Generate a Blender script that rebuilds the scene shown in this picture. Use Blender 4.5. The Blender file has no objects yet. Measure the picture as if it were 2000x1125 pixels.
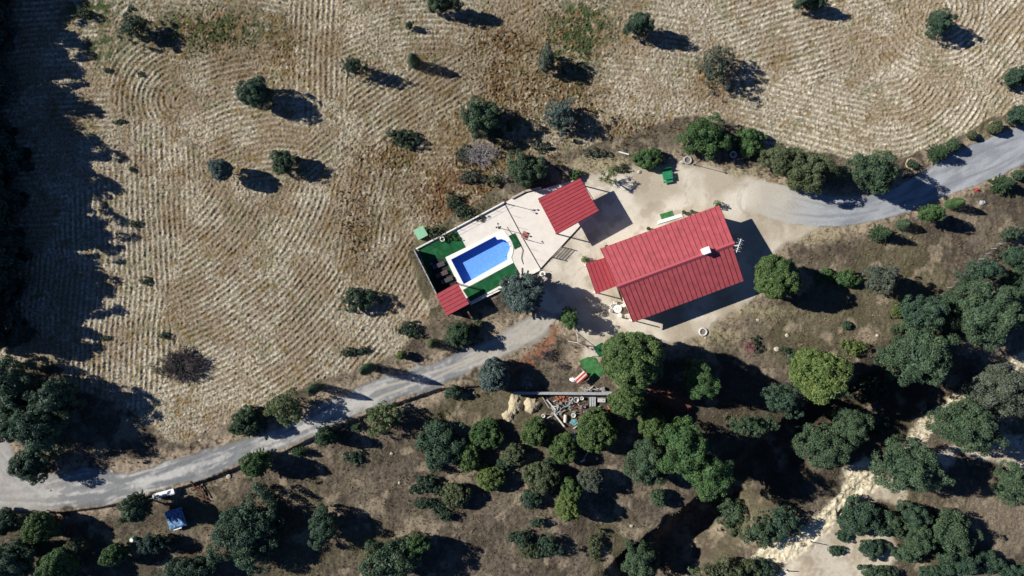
import bpy, math, random
import numpy as np
from mathutils import Vector, Matrix
from mathutils.geometry import tessellate_polygon

# ------------------------------------------------------------------ camera, sky, sun
S = 0.08            # metres per photo pixel on the ground
H = 108.0           # flying height
SUN_EL = math.radians(33.0)
SH_AZ = math.radians(-14.5)      # direction in which shadows fall
scn = bpy.context.scene
C = scn.collection
cam = bpy.data.cameras.new('camera'); camo = bpy.data.objects.new('camera', cam); C.objects.link(camo)
camo.location = (0, 0, H); camo.rotation_euler = (0, 0, 0)
cam.sensor_width = 36; cam.lens = 18*H/(1000*S); cam.clip_end = 3000; cam.clip_start = 1
scn.camera = camo
w = bpy.data.worlds.new('World'); scn.world = w; w.use_nodes = True
nt = w.node_tree
sky = nt.nodes.new('ShaderNodeTexSky'); sky.sky_type = 'NISHITA'; sky.sun_disc = False
sky.sun_elevation = SUN_EL; sky.altitude = 3000; sky.air_density = 0.4; sky.dust_density = 0.0; sky.ozone_density = 8.0
sdir = Vector((-math.cos(SH_AZ), -math.sin(SH_AZ)))
sky.sun_rotation = math.atan2(sdir.x, sdir.y) % (2*math.pi)
bg = nt.nodes['Background']; bg.inputs['Strength'].default_value = 0.125
nt.links.new(sky.outputs[0], bg.inputs['Color'])
sl = bpy.data.lights.new('sun', 'SUN'); sl.energy = 5.0; sl.angle = math.radians(0.5); sl.color = (1.0, 0.975, 0.93)
so = bpy.data.objects.new('sun', sl); C.objects.link(so); so.location = (-60, 20, 90)
so.rotation_euler = Vector((-sdir.x*math.cos(SUN_EL), -sdir.y*math.cos(SUN_EL), -math.sin(SUN_EL))).to_track_quat('-Z', 'Y').to_euler()
scn.view_settings.view_transform = 'Standard'; scn.view_settings.look = 'None'
scn.view_settings.gamma = 1.0; scn.view_settings.exposure = 0.62
SHPX = 1/math.tan(SUN_EL)/S      # shadow pixels per metre of height

def W(px, py, z=0.0):
    f = S*(1-z/H)
    return Vector(((px-1000)*f, -(py-562.5)*f, z))

# ------------------------------------------------------------------ numpy noise and land masks
def hash2(ix, iy, seed):
    h = (ix*374761393 + iy*668265263 + seed*1442695041) & 0xffffffff
    h = ((h ^ (h >> 13))*1274126177) & 0xffffffff
    return ((h ^ (h >> 16)) & 0xffff)/65535.0
def vn(x, y, seed=0):
    x0 = np.floor(x); y0 = np.floor(y); fx = x-x0; fy = y-y0
    ix = x0.astype(np.int64); iy = y0.astype(np.int64)
    fx = fx*fx*(3-2*fx); fy = fy*fy*(3-2*fy)
    a = hash2(ix, iy, seed); b = hash2(ix+1, iy, seed); c = hash2(ix, iy+1, seed); d = hash2(ix+1, iy+1, seed)
    return (a*(1-fx)+b*fx)*(1-fy)+(c*(1-fx)+d*fx)*fy
def fbm(x, y, sc, octs=4, seed=0, gain=0.5):
    v = 0; a = 1; t = 0; f = 1.0/sc
    for o in range(octs):
        # rotate each octave so that the lattice does not show
        ca, sa = math.cos(0.6+o*1.3), math.sin(0.6+o*1.3)
        v = v + a*vn((x*ca-y*sa)*f+17.3*o, (x*sa+y*ca)*f-9.1*o, seed+o*31); t += a; a *= gain; f *= 2.03
    return v/t
def sst(e0, e1, v):
    t = np.clip((v-e0)/(e1-e0), 0, 1); return t*t*(3-2*t)
GX0, GY0, GST = -300.0, -300.0, 4.0
GW, GH = 651, 432
_gx = GX0+GST*np.arange(GW); _gy = GY0+GST*np.arange(GH)
_PX, _PY = np.meshgrid(_gx, _gy)
def seg_d(px, py, a, b):
    ax, ay = a; bx, by = b; dx = bx-ax; dy = by-ay; L = dx*dx+dy*dy+1e-9
    t = np.clip(((px-ax)*dx+(py-ay)*dy)/L, 0, 1)
    return np.hypot(px-ax-t*dx, py-ay-t*dy)
def poly_sdf(pts):
    d = np.full(_PX.shape, 1e9); ins = np.zeros(_PX.shape, bool)
    n = len(pts)
    for i in range(n):
        a = pts[i]; b = pts[(i+1) % n]
        d = np.minimum(d, seg_d(_PX, _PY, a, b))
        if a[1] != b[1]:
            cnd = (a[1] > _PY) != (b[1] > _PY)
            xi = (b[0]-a[0])*(_PY-a[1])/(b[1]-a[1])+a[0]
            ins ^= cnd & (_PX < xi)
    return np.where(ins, d, -d)
def line_dist(pts):
    d = np.full(_PX.shape, 1e9)
    for a, b in zip(pts[:-1], pts[1:]): d = np.minimum(d, seg_d(_PX, _PY, a, b))
    return d
def samp(F, px, py):
    u = np.clip((px-GX0)/GST, 0, GW-1.001); v = np.clip((py-GY0)/GST, 0, GH-1.001)
    i = np.floor(u).astype(int); j = np.floor(v).astype(int); fu = u-i; fv = v-j
    return (F[j, i]*(1-fu)+F[j, i+1]*fu)*(1-fv)+(F[j+1, i]*(1-fu)+F[j+1, i+1]*fu)*fv

P_road_e = [(2160,165),(2000,243),(1880,290),(1810,330),(1750,366),(1690,384),(1620,382),(1560,368),(1500,356),(1462,352),
            (1455,410),(1490,420),(1540,437),(1600,443),(1670,440),(1740,425),(1800,405),(1860,378),(1950,345),(2000,320),(2160,250)]
P_road_w = [(1010,633),(960,662),(900,688),(840,712),(760,735),(690,758),(640,785),(560,828),(440,868),(330,903),(250,925),(170,912),(95,930),(40,905),(8,862),(-60,790),(-300,600),
            (-300,1010),(-100,1002),(0,996),(100,998),(200,985),(320,956),(400,932),(480,900),(560,873),(640,833),(760,786),(860,752),(900,735),(1000,690),(1060,655),(1092,615),(1060,605)]
P_yard = [(1128,345),(1200,335),(1280,322),(1330,318),(1400,330),(1470,350),(1510,362),(1500,418),(1540,432),(1610,440),(1590,452),(1545,470),(1515,500),(1512,560),(1450,595),(1400,625),(1375,655),(1310,672),
          (1240,668),(1185,655),(1168,700),(1140,700),(1150,670),(1120,640),(1085,612),(1050,600),(1050,530),(1132,442)]
P_field = [(-300,-300),(2300,-300),(2300,110),(2060,190),(1990,212),(1880,262),(1780,305),(1700,318),(1600,300),(1500,300),(1430,240),(1330,225),(1200,275),(1100,300),(1010,330),(940,390),(860,440),(805,470),(800,500),
           (845,620),(800,665),(760,700),(700,722),(620,745),(540,780),(440,833),(350,872),(320,850),(250,800),(150,760),(110,715),(-300,690)]
P_low = [(-300,1013),(-100,1006),(0,1000),(100,1002),(200,989),(320,960),(400,936),(480,905),(560,878),(640,838),(760,791),(860,757),(950,752),(1000,768),(1215,772),(1290,775),(1400,850),(1500,830),(1640,730),(1755,640),(1850,560),(1990,440),(2300,330),(2300,1430),(-300,1430)]
P_path = [(1500,1150),(1545,1092),(1600,1030),(1650,985),(1690,960),(1730,945),(1775,955),(1765,985),(1715,975),(1660,1020),(1640,1050),(1668,1040),(1720,1030),(1760,1075),(1740,1110),(1700,1125),(1680,1200),(1500,1200)]
P_path2 = [(1700,960),(1760,935),(1860,905),(1870,880),(1960,905),(2080,960),(2080,900),(1990,850),(1880,860)]
P_cliff = [(1455,1105),(1480,1075),(1530,1052),(1565,1030),(1600,995),(1638,965),(1648,915),(1690,890),(1722,900),(1720,952),(1672,985),(1628,1030),(1590,1070),(1545,1098)]
P_cliff2 = [(1760,870),(1778,835),(1805,805),(1835,790),(1870,765),(1910,745),(1990,690),(2030,680),(2030,710),(1930,765),(1850,812),(1812,858),(1785,880)]
L_rav = [(1290,1200),(1370,1085),(1450,985),(1530,905),(1620,820),(1740,770),(1840,740)]
P_redbank = [(1075,640),(1095,645),(1060,700),(1030,720),(1000,735),(990,722),(1030,690)]
P_red2 = [(1262,748),(1300,760),(1355,790),(1345,810),(1300,790),(1262,775)]
P_coping = [(870,503),(967,456),(976,452),(985,451),(992.5,461),(1000,473),(1003,482),(1002,494),(999,503),(1003,513),(904,566)]
SD = {k: poly_sdf(v) for k, v in dict(road_e=P_road_e, road_w=P_road_w, yard=P_yard, field=P_field, low=P_low, path=P_path, path2=P_path2,
      cliff=P_cliff, cliff2=P_cliff2, redbank=P_redbank, red2=P_red2, deck=[(815,488),(985,398),(1050,372),(1133,347),(1170,410),(1134,440),(1055,524),(918,592),(873,617)]).items()}
RAV = line_dist(L_rav)
WALLD = seg_d(_PX, _PY, (1000,768), (1215,770))

def macro(px, py):
    """ground height for ground-plan pixel coordinates"""
    lowd = samp(SD['low'], px, py)
    wall = sst(60, 15, samp(WALLD, px, py))
    wd = 7.0+38.0*sst(1215, 1300, px); wd = wd*(1-wall)+2.5*wall
    drop = 0.9+0.1*sst(900, 1300, px)
    z = -drop*sst(0, 1, lowd/wd)
    z = z - 1.0*sst(30, 300, lowd)*sst(900, 1300, px)
    rv = samp(RAV, px, py)
    dep = 3.8*sst(2300, 1250, py+0*px)*sst(2000, 1650, px)
    z = z - dep*sst(70, 22, rv + 10*(vn(px/25, py/25, 77)-0.5))
    # steep shaded bank of the gully at the bottom edge
    ax, ay, bx, by = 1215.0, 1090.0, 1405.0, 955.0; L_ = math.hypot(bx-ax, by-ay); ex, ey = (bx-ax)/L_, (by-ay)/L_
    al = (px-ax)*ex+(py-ay)*ey; dn = -(px-ax)*ey+(py-ay)*ex
    z = z - 4.4*sst(-4, 17, dn+26*(fbm(px, py, 46, 3, 79)-0.5))*(1-0.75*sst(60, 150, dn))*sst(-60, 0, al)*sst(L_+60, L_-10, al)
    flat = sst(6, 40, samp(SD['yard'], px, py)*-1)*sst(6, 40, -samp(SD['deck'], px, py))
    z = z + flat*0.9*(fbm(px, py, 260, 2, 5)-0.5)
    return z
def gz(px, py):
    return float(macro(np.array([float(px)]), np.array([float(py)]))[0])
def G(px, py, up=0.0):
    """point on the ground that the photo shows at px,py"""
    z = gz(px, py)
    v = W(px, py, z); v.z += up; return v

# ------------------------------------------------------------------ helpers: materials
def mat(name, col, rough=0.7, spec=0.3, noise=0.0, nscale=4.0, bump=0.0, bscale=20.0, metal=0.0, attr=None, rnd=0.0, transl=0.0, wave=None):
    m = bpy.data.materials.new(name); m.use_nodes = True
    n = m.node_tree; b = n.nodes['Principled BSDF']
    b.inputs['Roughness'].default_value = rough; b.inputs['Specular IOR Level'].default_value = spec; b.inputs['Metallic'].default_value = metal
    def nd(t): return n.nodes.new(t)
    if attr:
        a = nd('ShaderNodeAttribute'); a.attribute_name = attr; src = a.outputs['Color']
        mx = nd('ShaderNodeMix'); mx.data_type = 'RGBA'; mx.blend_type = 'MULTIPLY'; mx.inputs[0].default_value = 1
        n.links.new(src, mx.inputs[6]); mx.inputs[7].default_value = (*col, 1); src = mx.outputs[2]
    else:
        r = nd('ShaderNodeRGB'); r.outputs[0].default_value = (*col, 1); src = r.outputs[0]
    if noise:
        tc = nd('ShaderNodeTexCoord'); nz = nd('ShaderNodeTexNoise'); nz.inputs['Scale'].default_value = nscale; nz.inputs['Detail'].default_value = 5
        nz.inputs['Roughness'].default_value = 0.65
        n.links.new(tc.outputs['Object'], nz.inputs['Vector'])
        mr = nd('ShaderNodeMapRange'); mr.inputs['From Min'].default_value = 0.3; mr.inputs['From Max'].default_value = 0.7
        mr.inputs['To Min'].default_value = 1-noise; mr.inputs['To Max'].default_value = 1+noise
        n.links.new(nz.outputs['Fac'], mr.inputs['Value'])
        vm = nd('ShaderNodeVectorMath'); vm.operation = 'SCALE'; n.links.new(src, vm.inputs[0]); n.links.new(mr.outputs[0], vm.inputs['Scale']); src = vm.outputs[0]
    if rnd:
        oi = nd('ShaderNodeObjectInfo'); mr = nd('ShaderNodeMapRange'); mr.inputs['To Min'].default_value = 1-rnd; mr.inputs['To Max'].default_value = 1+rnd
        n.links.new(oi.outputs['Random'], mr.inputs['Value'])
        vm = nd('ShaderNodeVectorMath'); vm.operation = 'SCALE'; n.links.new(src, vm.inputs[0]); n.links.new(mr.outputs[0], vm.inputs['Scale']); src = vm.outputs[0]
    n.links.new(src, b.inputs['Base Color'])
    if bump:
        tc = nd('ShaderNodeTexCoord'); nz = nd('ShaderNodeTexNoise'); nz.inputs['Scale'].default_value = bscale; nz.inputs['Detail'].default_value = 4
        n.links.new(tc.outputs['Object'], nz.inputs['Vector'])
        bp = nd('ShaderNodeBump'); bp.inputs['Strength'].default_value = bump; bp.inputs['Distance'].default_value = 0.06
        n.links.new(nz.outputs['Fac'], bp.inputs['Height']); n.links.new(bp.outputs[0], b.inputs['Normal'])
    if transl:
        t = nd('ShaderNodeBsdfTranslucent'); n.links.new(src, t.inputs['Color']); ms = nd('ShaderNodeMixShader'); ms.inputs[0].default_value = transl
        n.links.new(b.outputs[0], ms.inputs[1]); n.links.new(t.outputs[0], ms.inputs[2]); n.links.new(ms.outputs[0], n.nodes['Material Output'].inputs['Surface'])
    return m

M = {}
M['ground'] = mat('ground_cover', (1, 1, 1), 1.0, 0.05, noise=0.32, nscale=3.2, bump=0.5, bscale=7, attr='Col')
M['gravel'] = mat('gravel_surface', (1, 1, 1), 0.95, 0.1, noise=0.12, nscale=5, bump=0.25, bscale=14, attr='Col')
M['leaf'] = mat('leaves', (1, 1, 1), 0.6, 0.25, attr='Col', transl=0.12)
M['weed'] = mat('weed_blades', (1, 1, 1), 0.9, 0.1, attr='Col', transl=0.15)
M['bark'] = mat('bark', (0.11, 0.085, 0.065), 0.9, 0.1, noise=0.3, nscale=8, bump=0.5, bscale=15)
M['deadwood'] = mat('bare_twigs', (0.30, 0.27, 0.26), 0.9, 0.1, noise=0.3)
M['twig_purple'] = mat('purple_brown_twigs', (0.075, 0.064, 0.064), 0.9, 0.1, noise=0.3)
M['twig_pink'] = mat('pinkish_twigs', (0.28, 0.12, 0.13), 0.9, 0.1, noise=0.3)
M['roof'] = mat('red_metal_roof', (0.385, 0.075, 0.082), 0.55, 0.35, noise=0.2, nscale=1.1, bump=0.1, bscale=30)
M['roof2'] = mat('deeper_red_roof', (0.33, 0.044, 0.052), 0.55, 0.4, noise=0.15, nscale=1.4, bump=0.1, bscale=30)
M['seam'] = mat('roof_seam', (0.10, 0.016, 0.021), 0.5, 0.4)
M['ridge'] = mat('ridge_cap_red', (0.38, 0.08, 0.088), 0.4, 0.5, noise=0.06)
M['wall'] = mat('cream_render', (0.55, 0.48, 0.38), 0.9, 0.2, noise=0.08, nscale=1.5, bump=0.1)
M['deck'] = mat('cream_paving', (0.66, 0.60, 0.52), 0.85, 0.25, noise=0.07, nscale=0.9, bump=0.05, bscale=20)
M['coping'] = mat('white_coping_stone', (0.76, 0.73, 0.66), 0.75, 0.3, noise=0.06, nscale=3)
M['turf'] = mat('artificial_turf', (0.014, 0.085, 0.030), 0.95, 0.1, noise=0.42, nscale=1.1, bump=0.4, bscale=30)
M['turf2'] = mat('worn_artificial_turf', (0.05, 0.155, 0.05), 0.95, 0.1, noise=0.42, nscale=1.6, bump=0.4, bscale=30)
M['pool'] = mat('blue_pool_tile', (0.21, 0.39, 0.80), 0.5, 0.4, noise=0.15, nscale=2.8)
M['white'] = mat('white_paint', (0.75, 0.74, 0.70), 0.5, 0.4, noise=0.05, nscale=6)
M['dirtywhite'] = mat('dirty_white', (0.46, 0.45, 0.42), 0.7, 0.3, noise=0.25, nscale=3)
M['black'] = mat('black_metal', (0.02, 0.02, 0.022), 0.5, 0.4)
M['darkscreen'] = mat('dark_green_screen', (0.016, 0.035, 0.034), 0.85, 0.2, noise=0.3, nscale=3)
M['grey'] = mat('grey_concrete', (0.30, 0.31, 0.31), 0.9, 0.2, noise=0.2, nscale=2, bump=0.2)
M['steel'] = mat('steel', (0.5, 0.5, 0.5), 0.35, 0.5, metal=0.8)
M['wood'] = mat('brown_wood', (0.13, 0.075, 0.045), 0.8, 0.2, noise=0.2, nscale=6)
M['greywood'] = mat('weathered_wood', (0.30, 0.27, 0.24), 0.9, 0.15, noise=0.25, nscale=4)
M['rust'] = mat('rusty_metal', (0.12, 0.05, 0.035), 0.85, 0.2, noise=0.4, nscale=6)
M['green'] = mat('green_paint', (0.02, 0.22, 0.09), 0.5, 0.4, noise=0.1)
M['palegreen'] = mat('pale_green_panel', (0.27, 0.50, 0.30), 0.6, 0.3, noise=0.18, nscale=1.8)
M['bluetarp'] = mat('blue_tarp', (0.10, 0.19, 0.33), 0.5, 0.5, noise=0.8, nscale=2.2, bump=0.5, bscale=3)  # blue set darker, the tree's shade put into the base colour
M['teal'] = mat('teal_sheet', (0.12, 0.28, 0.29), 0.6, 0.4, noise=0.3, nscale=4)
M['red'] = mat('red_fabric', (0.35, 0.04, 0.045), 0.8, 0.2, noise=0.1)
M['pink'] = mat('reddish_tile', (0.38, 0.16, 0.13), 0.85, 0.2, noise=0.15)
M['cream'] = mat('cream_fabric', (0.62, 0.50, 0.40), 0.85, 0.2, noise=0.12)
M['terracotta'] = mat('terracotta', (0.34, 0.13, 0.07), 0.85, 0.2, noise=0.3)
M['loungeshade'] = mat('black_lounge_shade', (0.025, 0.024, 0.023), 0.8, 0.2)
M['stone'] = mat('pale_stone', (0.42, 0.37, 0.29), 0.9, 0.15, noise=0.25, nscale=5, bump=0.5, bscale=6)
M['sand'] = mat('pale_sand', (0.40, 0.335, 0.225), 1.0, 0.1, noise=0.22, nscale=2.5, bump=0.9, bscale=4)
M['glass'] = mat('window_glass', (0.04, 0.05, 0.06), 0.08, 0.6)
M['bankearth'] = mat('dry_earth_bank', (0.33, 0.255, 0.17), 1.0, 0.05, noise=0.3, nscale=5, bump=0.5, bscale=8)
M['loungegrey'] = mat('shaded_grey_slats', (0.10, 0.095, 0.10), 0.8, 0.2, noise=0.2)  # grey darkened to stand in for shade on the loungers
M['loungebrown'] = mat('shaded_brown_slats', (0.16, 0.10, 0.09), 0.8, 0.2, noise=0.2)  # brown darkened likewise, shade put into the slat colour
M['concretebits'] = mat('broken_concrete', (0.24, 0.23, 0.215), 0.9, 0.2, noise=0.4, nscale=4)
M['soil'] = mat('bare_soil', (0.2, 0.15, 0.1), 1.0, 0.05, noise=0.25, nscale=5, bump=0.5, bscale=8)
def water_mat():
    m = bpy.data.materials.new('pool_water'); m.use_nodes = True; n = m.node_tree
    n.nodes.remove(n.nodes['Principled BSDF'])
    t = n.nodes.new('ShaderNodeBsdfTransparent'); t.inputs[0].default_value = (0.80, 0.92, 1.0, 1)
    g = n.nodes.new('ShaderNodeBsdfGlossy'); g.inputs['Roughness'].default_value = 0.05
    f = n.nodes.new('ShaderNodeFresnel'); f.inputs[0].default_value = 1.33
    nz = n.nodes.new('ShaderNodeTexNoise'); nz.inputs['Scale'].default_value = 2.5; bp = n.nodes.new('ShaderNodeBump'); bp.inputs['Strength'].default_value = 0.15
    n.links.new(nz.outputs['Fac'], bp.inputs['Height']); n.links.new(bp.outputs[0], g.inputs['Normal'])
    ms = n.nodes.new('ShaderNodeMixShader'); n.links.new(f.outputs[0], ms.inputs[0]); n.links.new(t.outputs[0], ms.inputs[1]); n.links.new(g.outputs[0], ms.inputs[2])
    n.links.new(ms.outputs[0], n.nodes['Material Output'].inputs['Surface']); return m
M['water'] = water_mat()

# ------------------------------------------------------------------ helpers: meshes and tags
def np_mesh(name, verts, faces, m, cols=None, smooth=False):
    """verts (n,3), faces (k,3 or 4)"""
    me = bpy.data.meshes.new(name); nv = len(verts); k, q = faces.shape
    me.vertices.add(nv); me.vertices.foreach_set('co', np.ascontiguousarray(verts, np.float32).ravel())
    me.loops.add(k*q); me.loops.foreach_set('vertex_index', np.ascontiguousarray(faces, np.int32).ravel())
    me.polygons.add(k); me.polygons.foreach_set('loop_start', (np.arange(k)*q).astype(np.int32))
    me.update(calc_edges=True)
    if smooth: me.polygons.foreach_set('use_smooth', np.ones(k, bool))
    if cols is not None:
        a = me.color_attributes.new('Col', 'FLOAT_COLOR', 'POINT')
        a.data.foreach_set('color', np.column_stack([cols, np.ones(nv)]).astype(np.float32).ravel())
    me.materials.append(m)
    return me
def link(name, me, parent=None, loc=None):
    o = bpy.data.objects.new(name, me); C.objects.link(o)
    if parent: o.parent = parent
    if loc is not None: o.location = loc
    return o
def tag(o, label=None, cat=None, group=None, kind=None):
    if label: o['label'] = label
    if cat: o['category'] = cat
    if group: o['group'] = group
    if kind: o['kind'] = kind
    return o
def empty(name, loc, label, cat, group=None, rz=0.0):
    o = bpy.data.objects.new(name, None); C.objects.link(o); o.location = loc; o.rotation_euler = (0, 0, rz); o.empty_display_size = 0.3
    return tag(o, label, cat, group)

class MB:
    def __init__(s): s.v = []; s.f = []
    def add(s, v, f):
        b = len(s.v); s.v += [tuple(x) for x in v]; s.f += [tuple(b+i for i in q) for q in f]; return s
    def box(s, c, d, rz=0.0, rot=None):
        x, y, z = d[0]/2, d[1]/2, d[2]/2; R = rot if rot else Matrix.Rotation(rz, 3, 'Z'); c = Vector(c)
        v = [c+R @ Vector((i*x, j*y, k*z)) for k in (-1, 1) for j in (-1, 1) for i in (-1, 1)]
        return s.add(v, [(0,2,3,1),(4,5,7,6),(0,1,5,4),(2,6,7,3),(0,4,6,2),(1,3,7,5)])
    def tube(s, pts, r, n=7, caps=True):
        pts = [Vector(p) for p in pts]; rr = r if isinstance(r, (list, tuple)) else [r]*len(pts); V = []; F = []
        for i, p in enumerate(pts):
            d = (pts[min(i+1, len(pts)-1)]-pts[max(i-1, 0)])
            if d.length < 1e-6: d = Vector((0, 0, 1))
            d.normalize(); a = d.orthogonal().normalized() if abs(d.z) > 0.95 else Vector((-d.y, d.x, 0)).normalized(); b = d.cross(a)
            for k in range(n):
                t = 2*math.pi*k/n; V.append(p+(a*math.cos(t)+b*math.sin(t))*rr[i])
        for i in range(len(pts)-1):
            for k in range(n): F.append((i*n+k, i*n+(k+1) % n, (i+1)*n+(k+1) % n, (i+1)*n+k))
        if caps: F.append(tuple(reversed(range(n)))); F.append(tuple((len(pts)-1)*n+k for k in range(n)))
        return s.add(V, F)
    def prism(s, poly, z0, z1):
        """poly: list of xy; z0/z1 bottom and top"""
        n = len(poly); ar = sum(poly[i][0]*poly[(i+1) % n][1]-poly[(i+1) % n][0]*poly[i][1] for i in range(n))
        if ar < 0: poly = poly[::-1]
        V = [(p[0], p[1], z0) for p in poly]+[(p[0], p[1], z1) for p in poly]
        F = [(i, (i+1) % n, n+(i+1) % n, n+i) for i in range(n)]
        tri = tessellate_polygon([[Vector((p[0], p[1], 0)) for p in poly]])
        for t in tri:
            a, b, c = t; A, B, D = poly[a], poly[b], poly[c]
            if (B[0]-A[0])*(D[1]-A[1])-(B[1]-A[1])*(D[0]-A[0]) < 0: b, c = c, b
            F.append((n+a, n+b, n+c)); F.append((a, c, b))
        return s.add(V, F)
    def ring(s, outer, inner, z0, z1):
        """slab with a hole"""
        V = [(p[0], p[1], z1) for p in outer]+[(p[0], p[1], z1) for p in inner]
        allp = outer+inner; F = []
        for t in tessellate_polygon([[Vector((p[0], p[1], 0)) for p in outer], [Vector((p[0], p[1], 0)) for p in inner]]):
            a, b, c = t; A, B, D = allp[a], allp[b], allp[c]
            if (B[0]-A[0])*(D[1]-A[1])-(B[1]-A[1])*(D[0]-A[0]) < 0: b, c = c, b
            F.append((a, b, c))
        s.add(V, F)
        for loop, sg in ((outer, 1), (inner, -1)):
            n = len(loop); V = [(p[0], p[1], z0) for p in loop]+[(p[0], p[1], z1) for p in loop]
            s.add(V, [((i, (i+1) % n, n+(i+1) % n, n+i) if sg > 0 else (i, n+i, n+(i+1) % n, (i+1) % n)) for i in range(n)])
        return s
    def slab(s, A, B, Cc, D, t):
        """slab below the quad A,B,C,D"""
        q = [Vector(p) for p in (A, B, Cc, D)]; n = (q[1]-q[0]).cross(q[3]-q[0]).normalized()
        if n.z < 0: n = -n; q = q[::-1]
        V = [p-n*t for p in q]+q
        return s.add(V, [(3,2,1,0),(4,5,6,7),(0,1,5,4),(1,2,6,5),(2,3,7,6),(3,0,4,7)])
    def lathe(s, c, prof, n=16, sx=1, sy=1):
        c = Vector(c); V = []; F = []
        for r, z in prof:
            for k in range(n): t = 2*math.pi*k/n; V.append(c+Vector((r*math.cos(t)*sx, r*math.sin(t)*sy, z)))
        m = len(prof)
        for i in range(m-1):
            for k in range(n): F.append((i*n+k, i*n+(k+1) % n, (i+1)*n+(k+1) % n, (i+1)*n+k))
        F.append(tuple((m-1)*n+k for k in range(n))); F.append(tuple(reversed(range(n))))
        return s.add(V, F)
    def torus(s, c, R, r, n=24, m=8, sz=1.0):
        c = Vector(c); V = []; F = []
        for i in range(n):
            a = 2*math.pi*i/n
            for j in range(m):
                b = 2*math.pi*j/m; q = R+r*math.cos(b); V.append(c+Vector((q*math.cos(a), q*math.sin(a), r*math.sin(b)*sz)))
        for i in range(n):
            for j in range(m): F.append((i*m+j, ((i+1) % n)*m+j, ((i+1) % n)*m+(j+1) % m, i*m+(j+1) % m))
        return s.add(V, F)
    def build(s, name, m, parent=None, smooth=False, off=None):
        me = bpy.data.meshes.new(name)
        vv = s.v if off is None else [(x-off[0], y-off[1], z-off[2]) for x, y, z in s.v]
        me.from_pydata(vv, [], s.f); me.materials.append(m); me.update()
        if smooth: me.polygons.foreach_set('use_smooth', [True]*len(me.polygons))
        o = link(name, me, parent)
        if off is not None and parent is None: o.location = off
        return o

# ------------------------------------------------------------------ the ground: one height field split by land use
def axis(a, b, st, ext):
    core = np.arange(a, b+st*0.5, st); out = []; v = st; p = core[-1]
    while p < ext: v *= 1.18; p += v; out.append(p)
    out = np.array(out); v = st; p = core[0]; lo = []
    while p > -ext: v *= 1.18; p -= v; lo.append(p)
    return np.concatenate([np.array(lo)[::-1], core, out])
gx = axis(-84.5, 84.5, 0.13, 900.0); gy = axis(-48.5, 48.5, 0.13, 900.0)
X, Y = np.meshgrid(gx, gy); nx, ny = len(gx), len(gy)
PX = X/S+1000; PY = -Y/S+562.5
Z = macro(PX, PY)
# what the photo shows at this spot (heights are small, so one step is enough)
f = 1-Z/H; QX = (PX-1000)/f+1000; QY = (PY-562.5)/f+562.5
wx = QX+9*(fbm(QX, QY, 30, 3, 11)-0.5)*2; wy = QY+9*(fbm(QX, QY, 30, 3, 12)-0.5)*2
sx_ = QX+2.2*(fbm(QX, QY, 9, 2, 13)-0.5)*2; sy_ = QY+2.2*(fbm(QX, QY, 9, 2, 14)-0.5)*2
m_field = sst(-3, 6, samp(SD['field'], wx, wy)); m_yard = sst(-7, 7, samp(SD['yard'], wx, wy))
m_re = sst(-1.2, 1.2, samp(SD['road_e'], sx_, sy_)); m_rw = sst(-4, 4, samp(SD['road_w'], wx*0.8+sx_*0.2, wy*0.8+sy_*0.2)+5*(fbm(QX, QY, 12, 3, 15)-0.5))
m_path = sst(-8, 6, samp(SD['path'], wx, wy)); m_path2 = sst(-8, 6, samp(SD['path2'], wx, wy))
m_cliff = sst(-4, 6, samp(SD['cliff'], wx, wy)); m_cliff2 = sst(-4, 6, samp(SD['cliff2'], wx, wy))
m_red = sst(-6, 6, samp(SD['redbank'], wx, wy)); m_red2 = sst(-6, 6, samp(SD['red2'], wx, wy))
# furrows
def far(px, py, deg):      # rows running at deg above the image's +x
    a = math.radians(deg); return (px+5000*math.sin(a), py+5000*math.cos(a))
V90 = 90
patches = [
 ([(250,150),(300,120),(260,190)], (348,196), None),
 ([(150,120),(170,180),(190,250),(60,300)], far(170,180,3), None),
 ([(615,60),(620,160),(640,215)], far(620,100,88), None),
 ([(440,140),(500,215),(545,255)], (540,520), None),
 ([(420,600),(500,480),(600,450),(640,600),(500,700),(350,800),(700,650),(450,760),(560,560),(400,500)], (215,250), None),
 ([(260,300),(265,420),(310,480),(250,360)], far(260,400,92), None),
 ([(270,690),(235,620),(240,740)], far(260,700,87), None),
 ([(730,200),(650,290),(720,280),(800,190)], far(730,200,36), None),
 ([(850,60),(760,80),(700,60)], (840,420), None),
 ([(900,200),(960,120),(880,150)], far(900,200,30), None),
 ([(830,320),(900,320),(850,380)], (850,760), None),
 ([(710,370),(720,450)], far(710,400,78), None),
 ([(1200,150),(1300,180),(1250,100),(1330,90)], far(1250,150,-8), None),
 ([(1550,280),(1700,280),(1860,250),(1500,200),(1650,180),(1890,180),(1450,240),(1780,200)], (1450,40), (1735,118)),
 ([(1830,110),(1900,60),(1790,100),(1880,110)], (1835,15), None),
 ([(1950,80),(1960,160),(1990,20)], far(1950,80,52), None),
 ([(1560,70),(1450,60),(1680,40),(1400,20),(1620,120)], far(1550,60,16), None),
 ([(780,520),(740,560),(800,600)], far(780,520,58), None),
 ([(420,40),(500,60),(360,90)], far(420,50,-8), None),
]
ux = QX+26*(fbm(QX, QY, 90, 2, 21)-0.5); uy = QY+26*(fbm(QX, QY, 90, 2, 22)-0.5)
best = np.full(QX.shape, 1e9); phase = np.zeros(QX.shape)
fx_ = QX+3.0*(fbm(QX, QY, 60, 2, 23)-0.5)*2+0.5*(fbm(QX, QY, 8, 2, 25)-0.5); fy_ = QY+3.0*(fbm(QX, QY, 60, 2, 24)-0.5)*2+0.5*(fbm(QX, QY, 8, 2, 26)-0.5)
second = np.full(QX.shape, 1e9)
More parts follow.
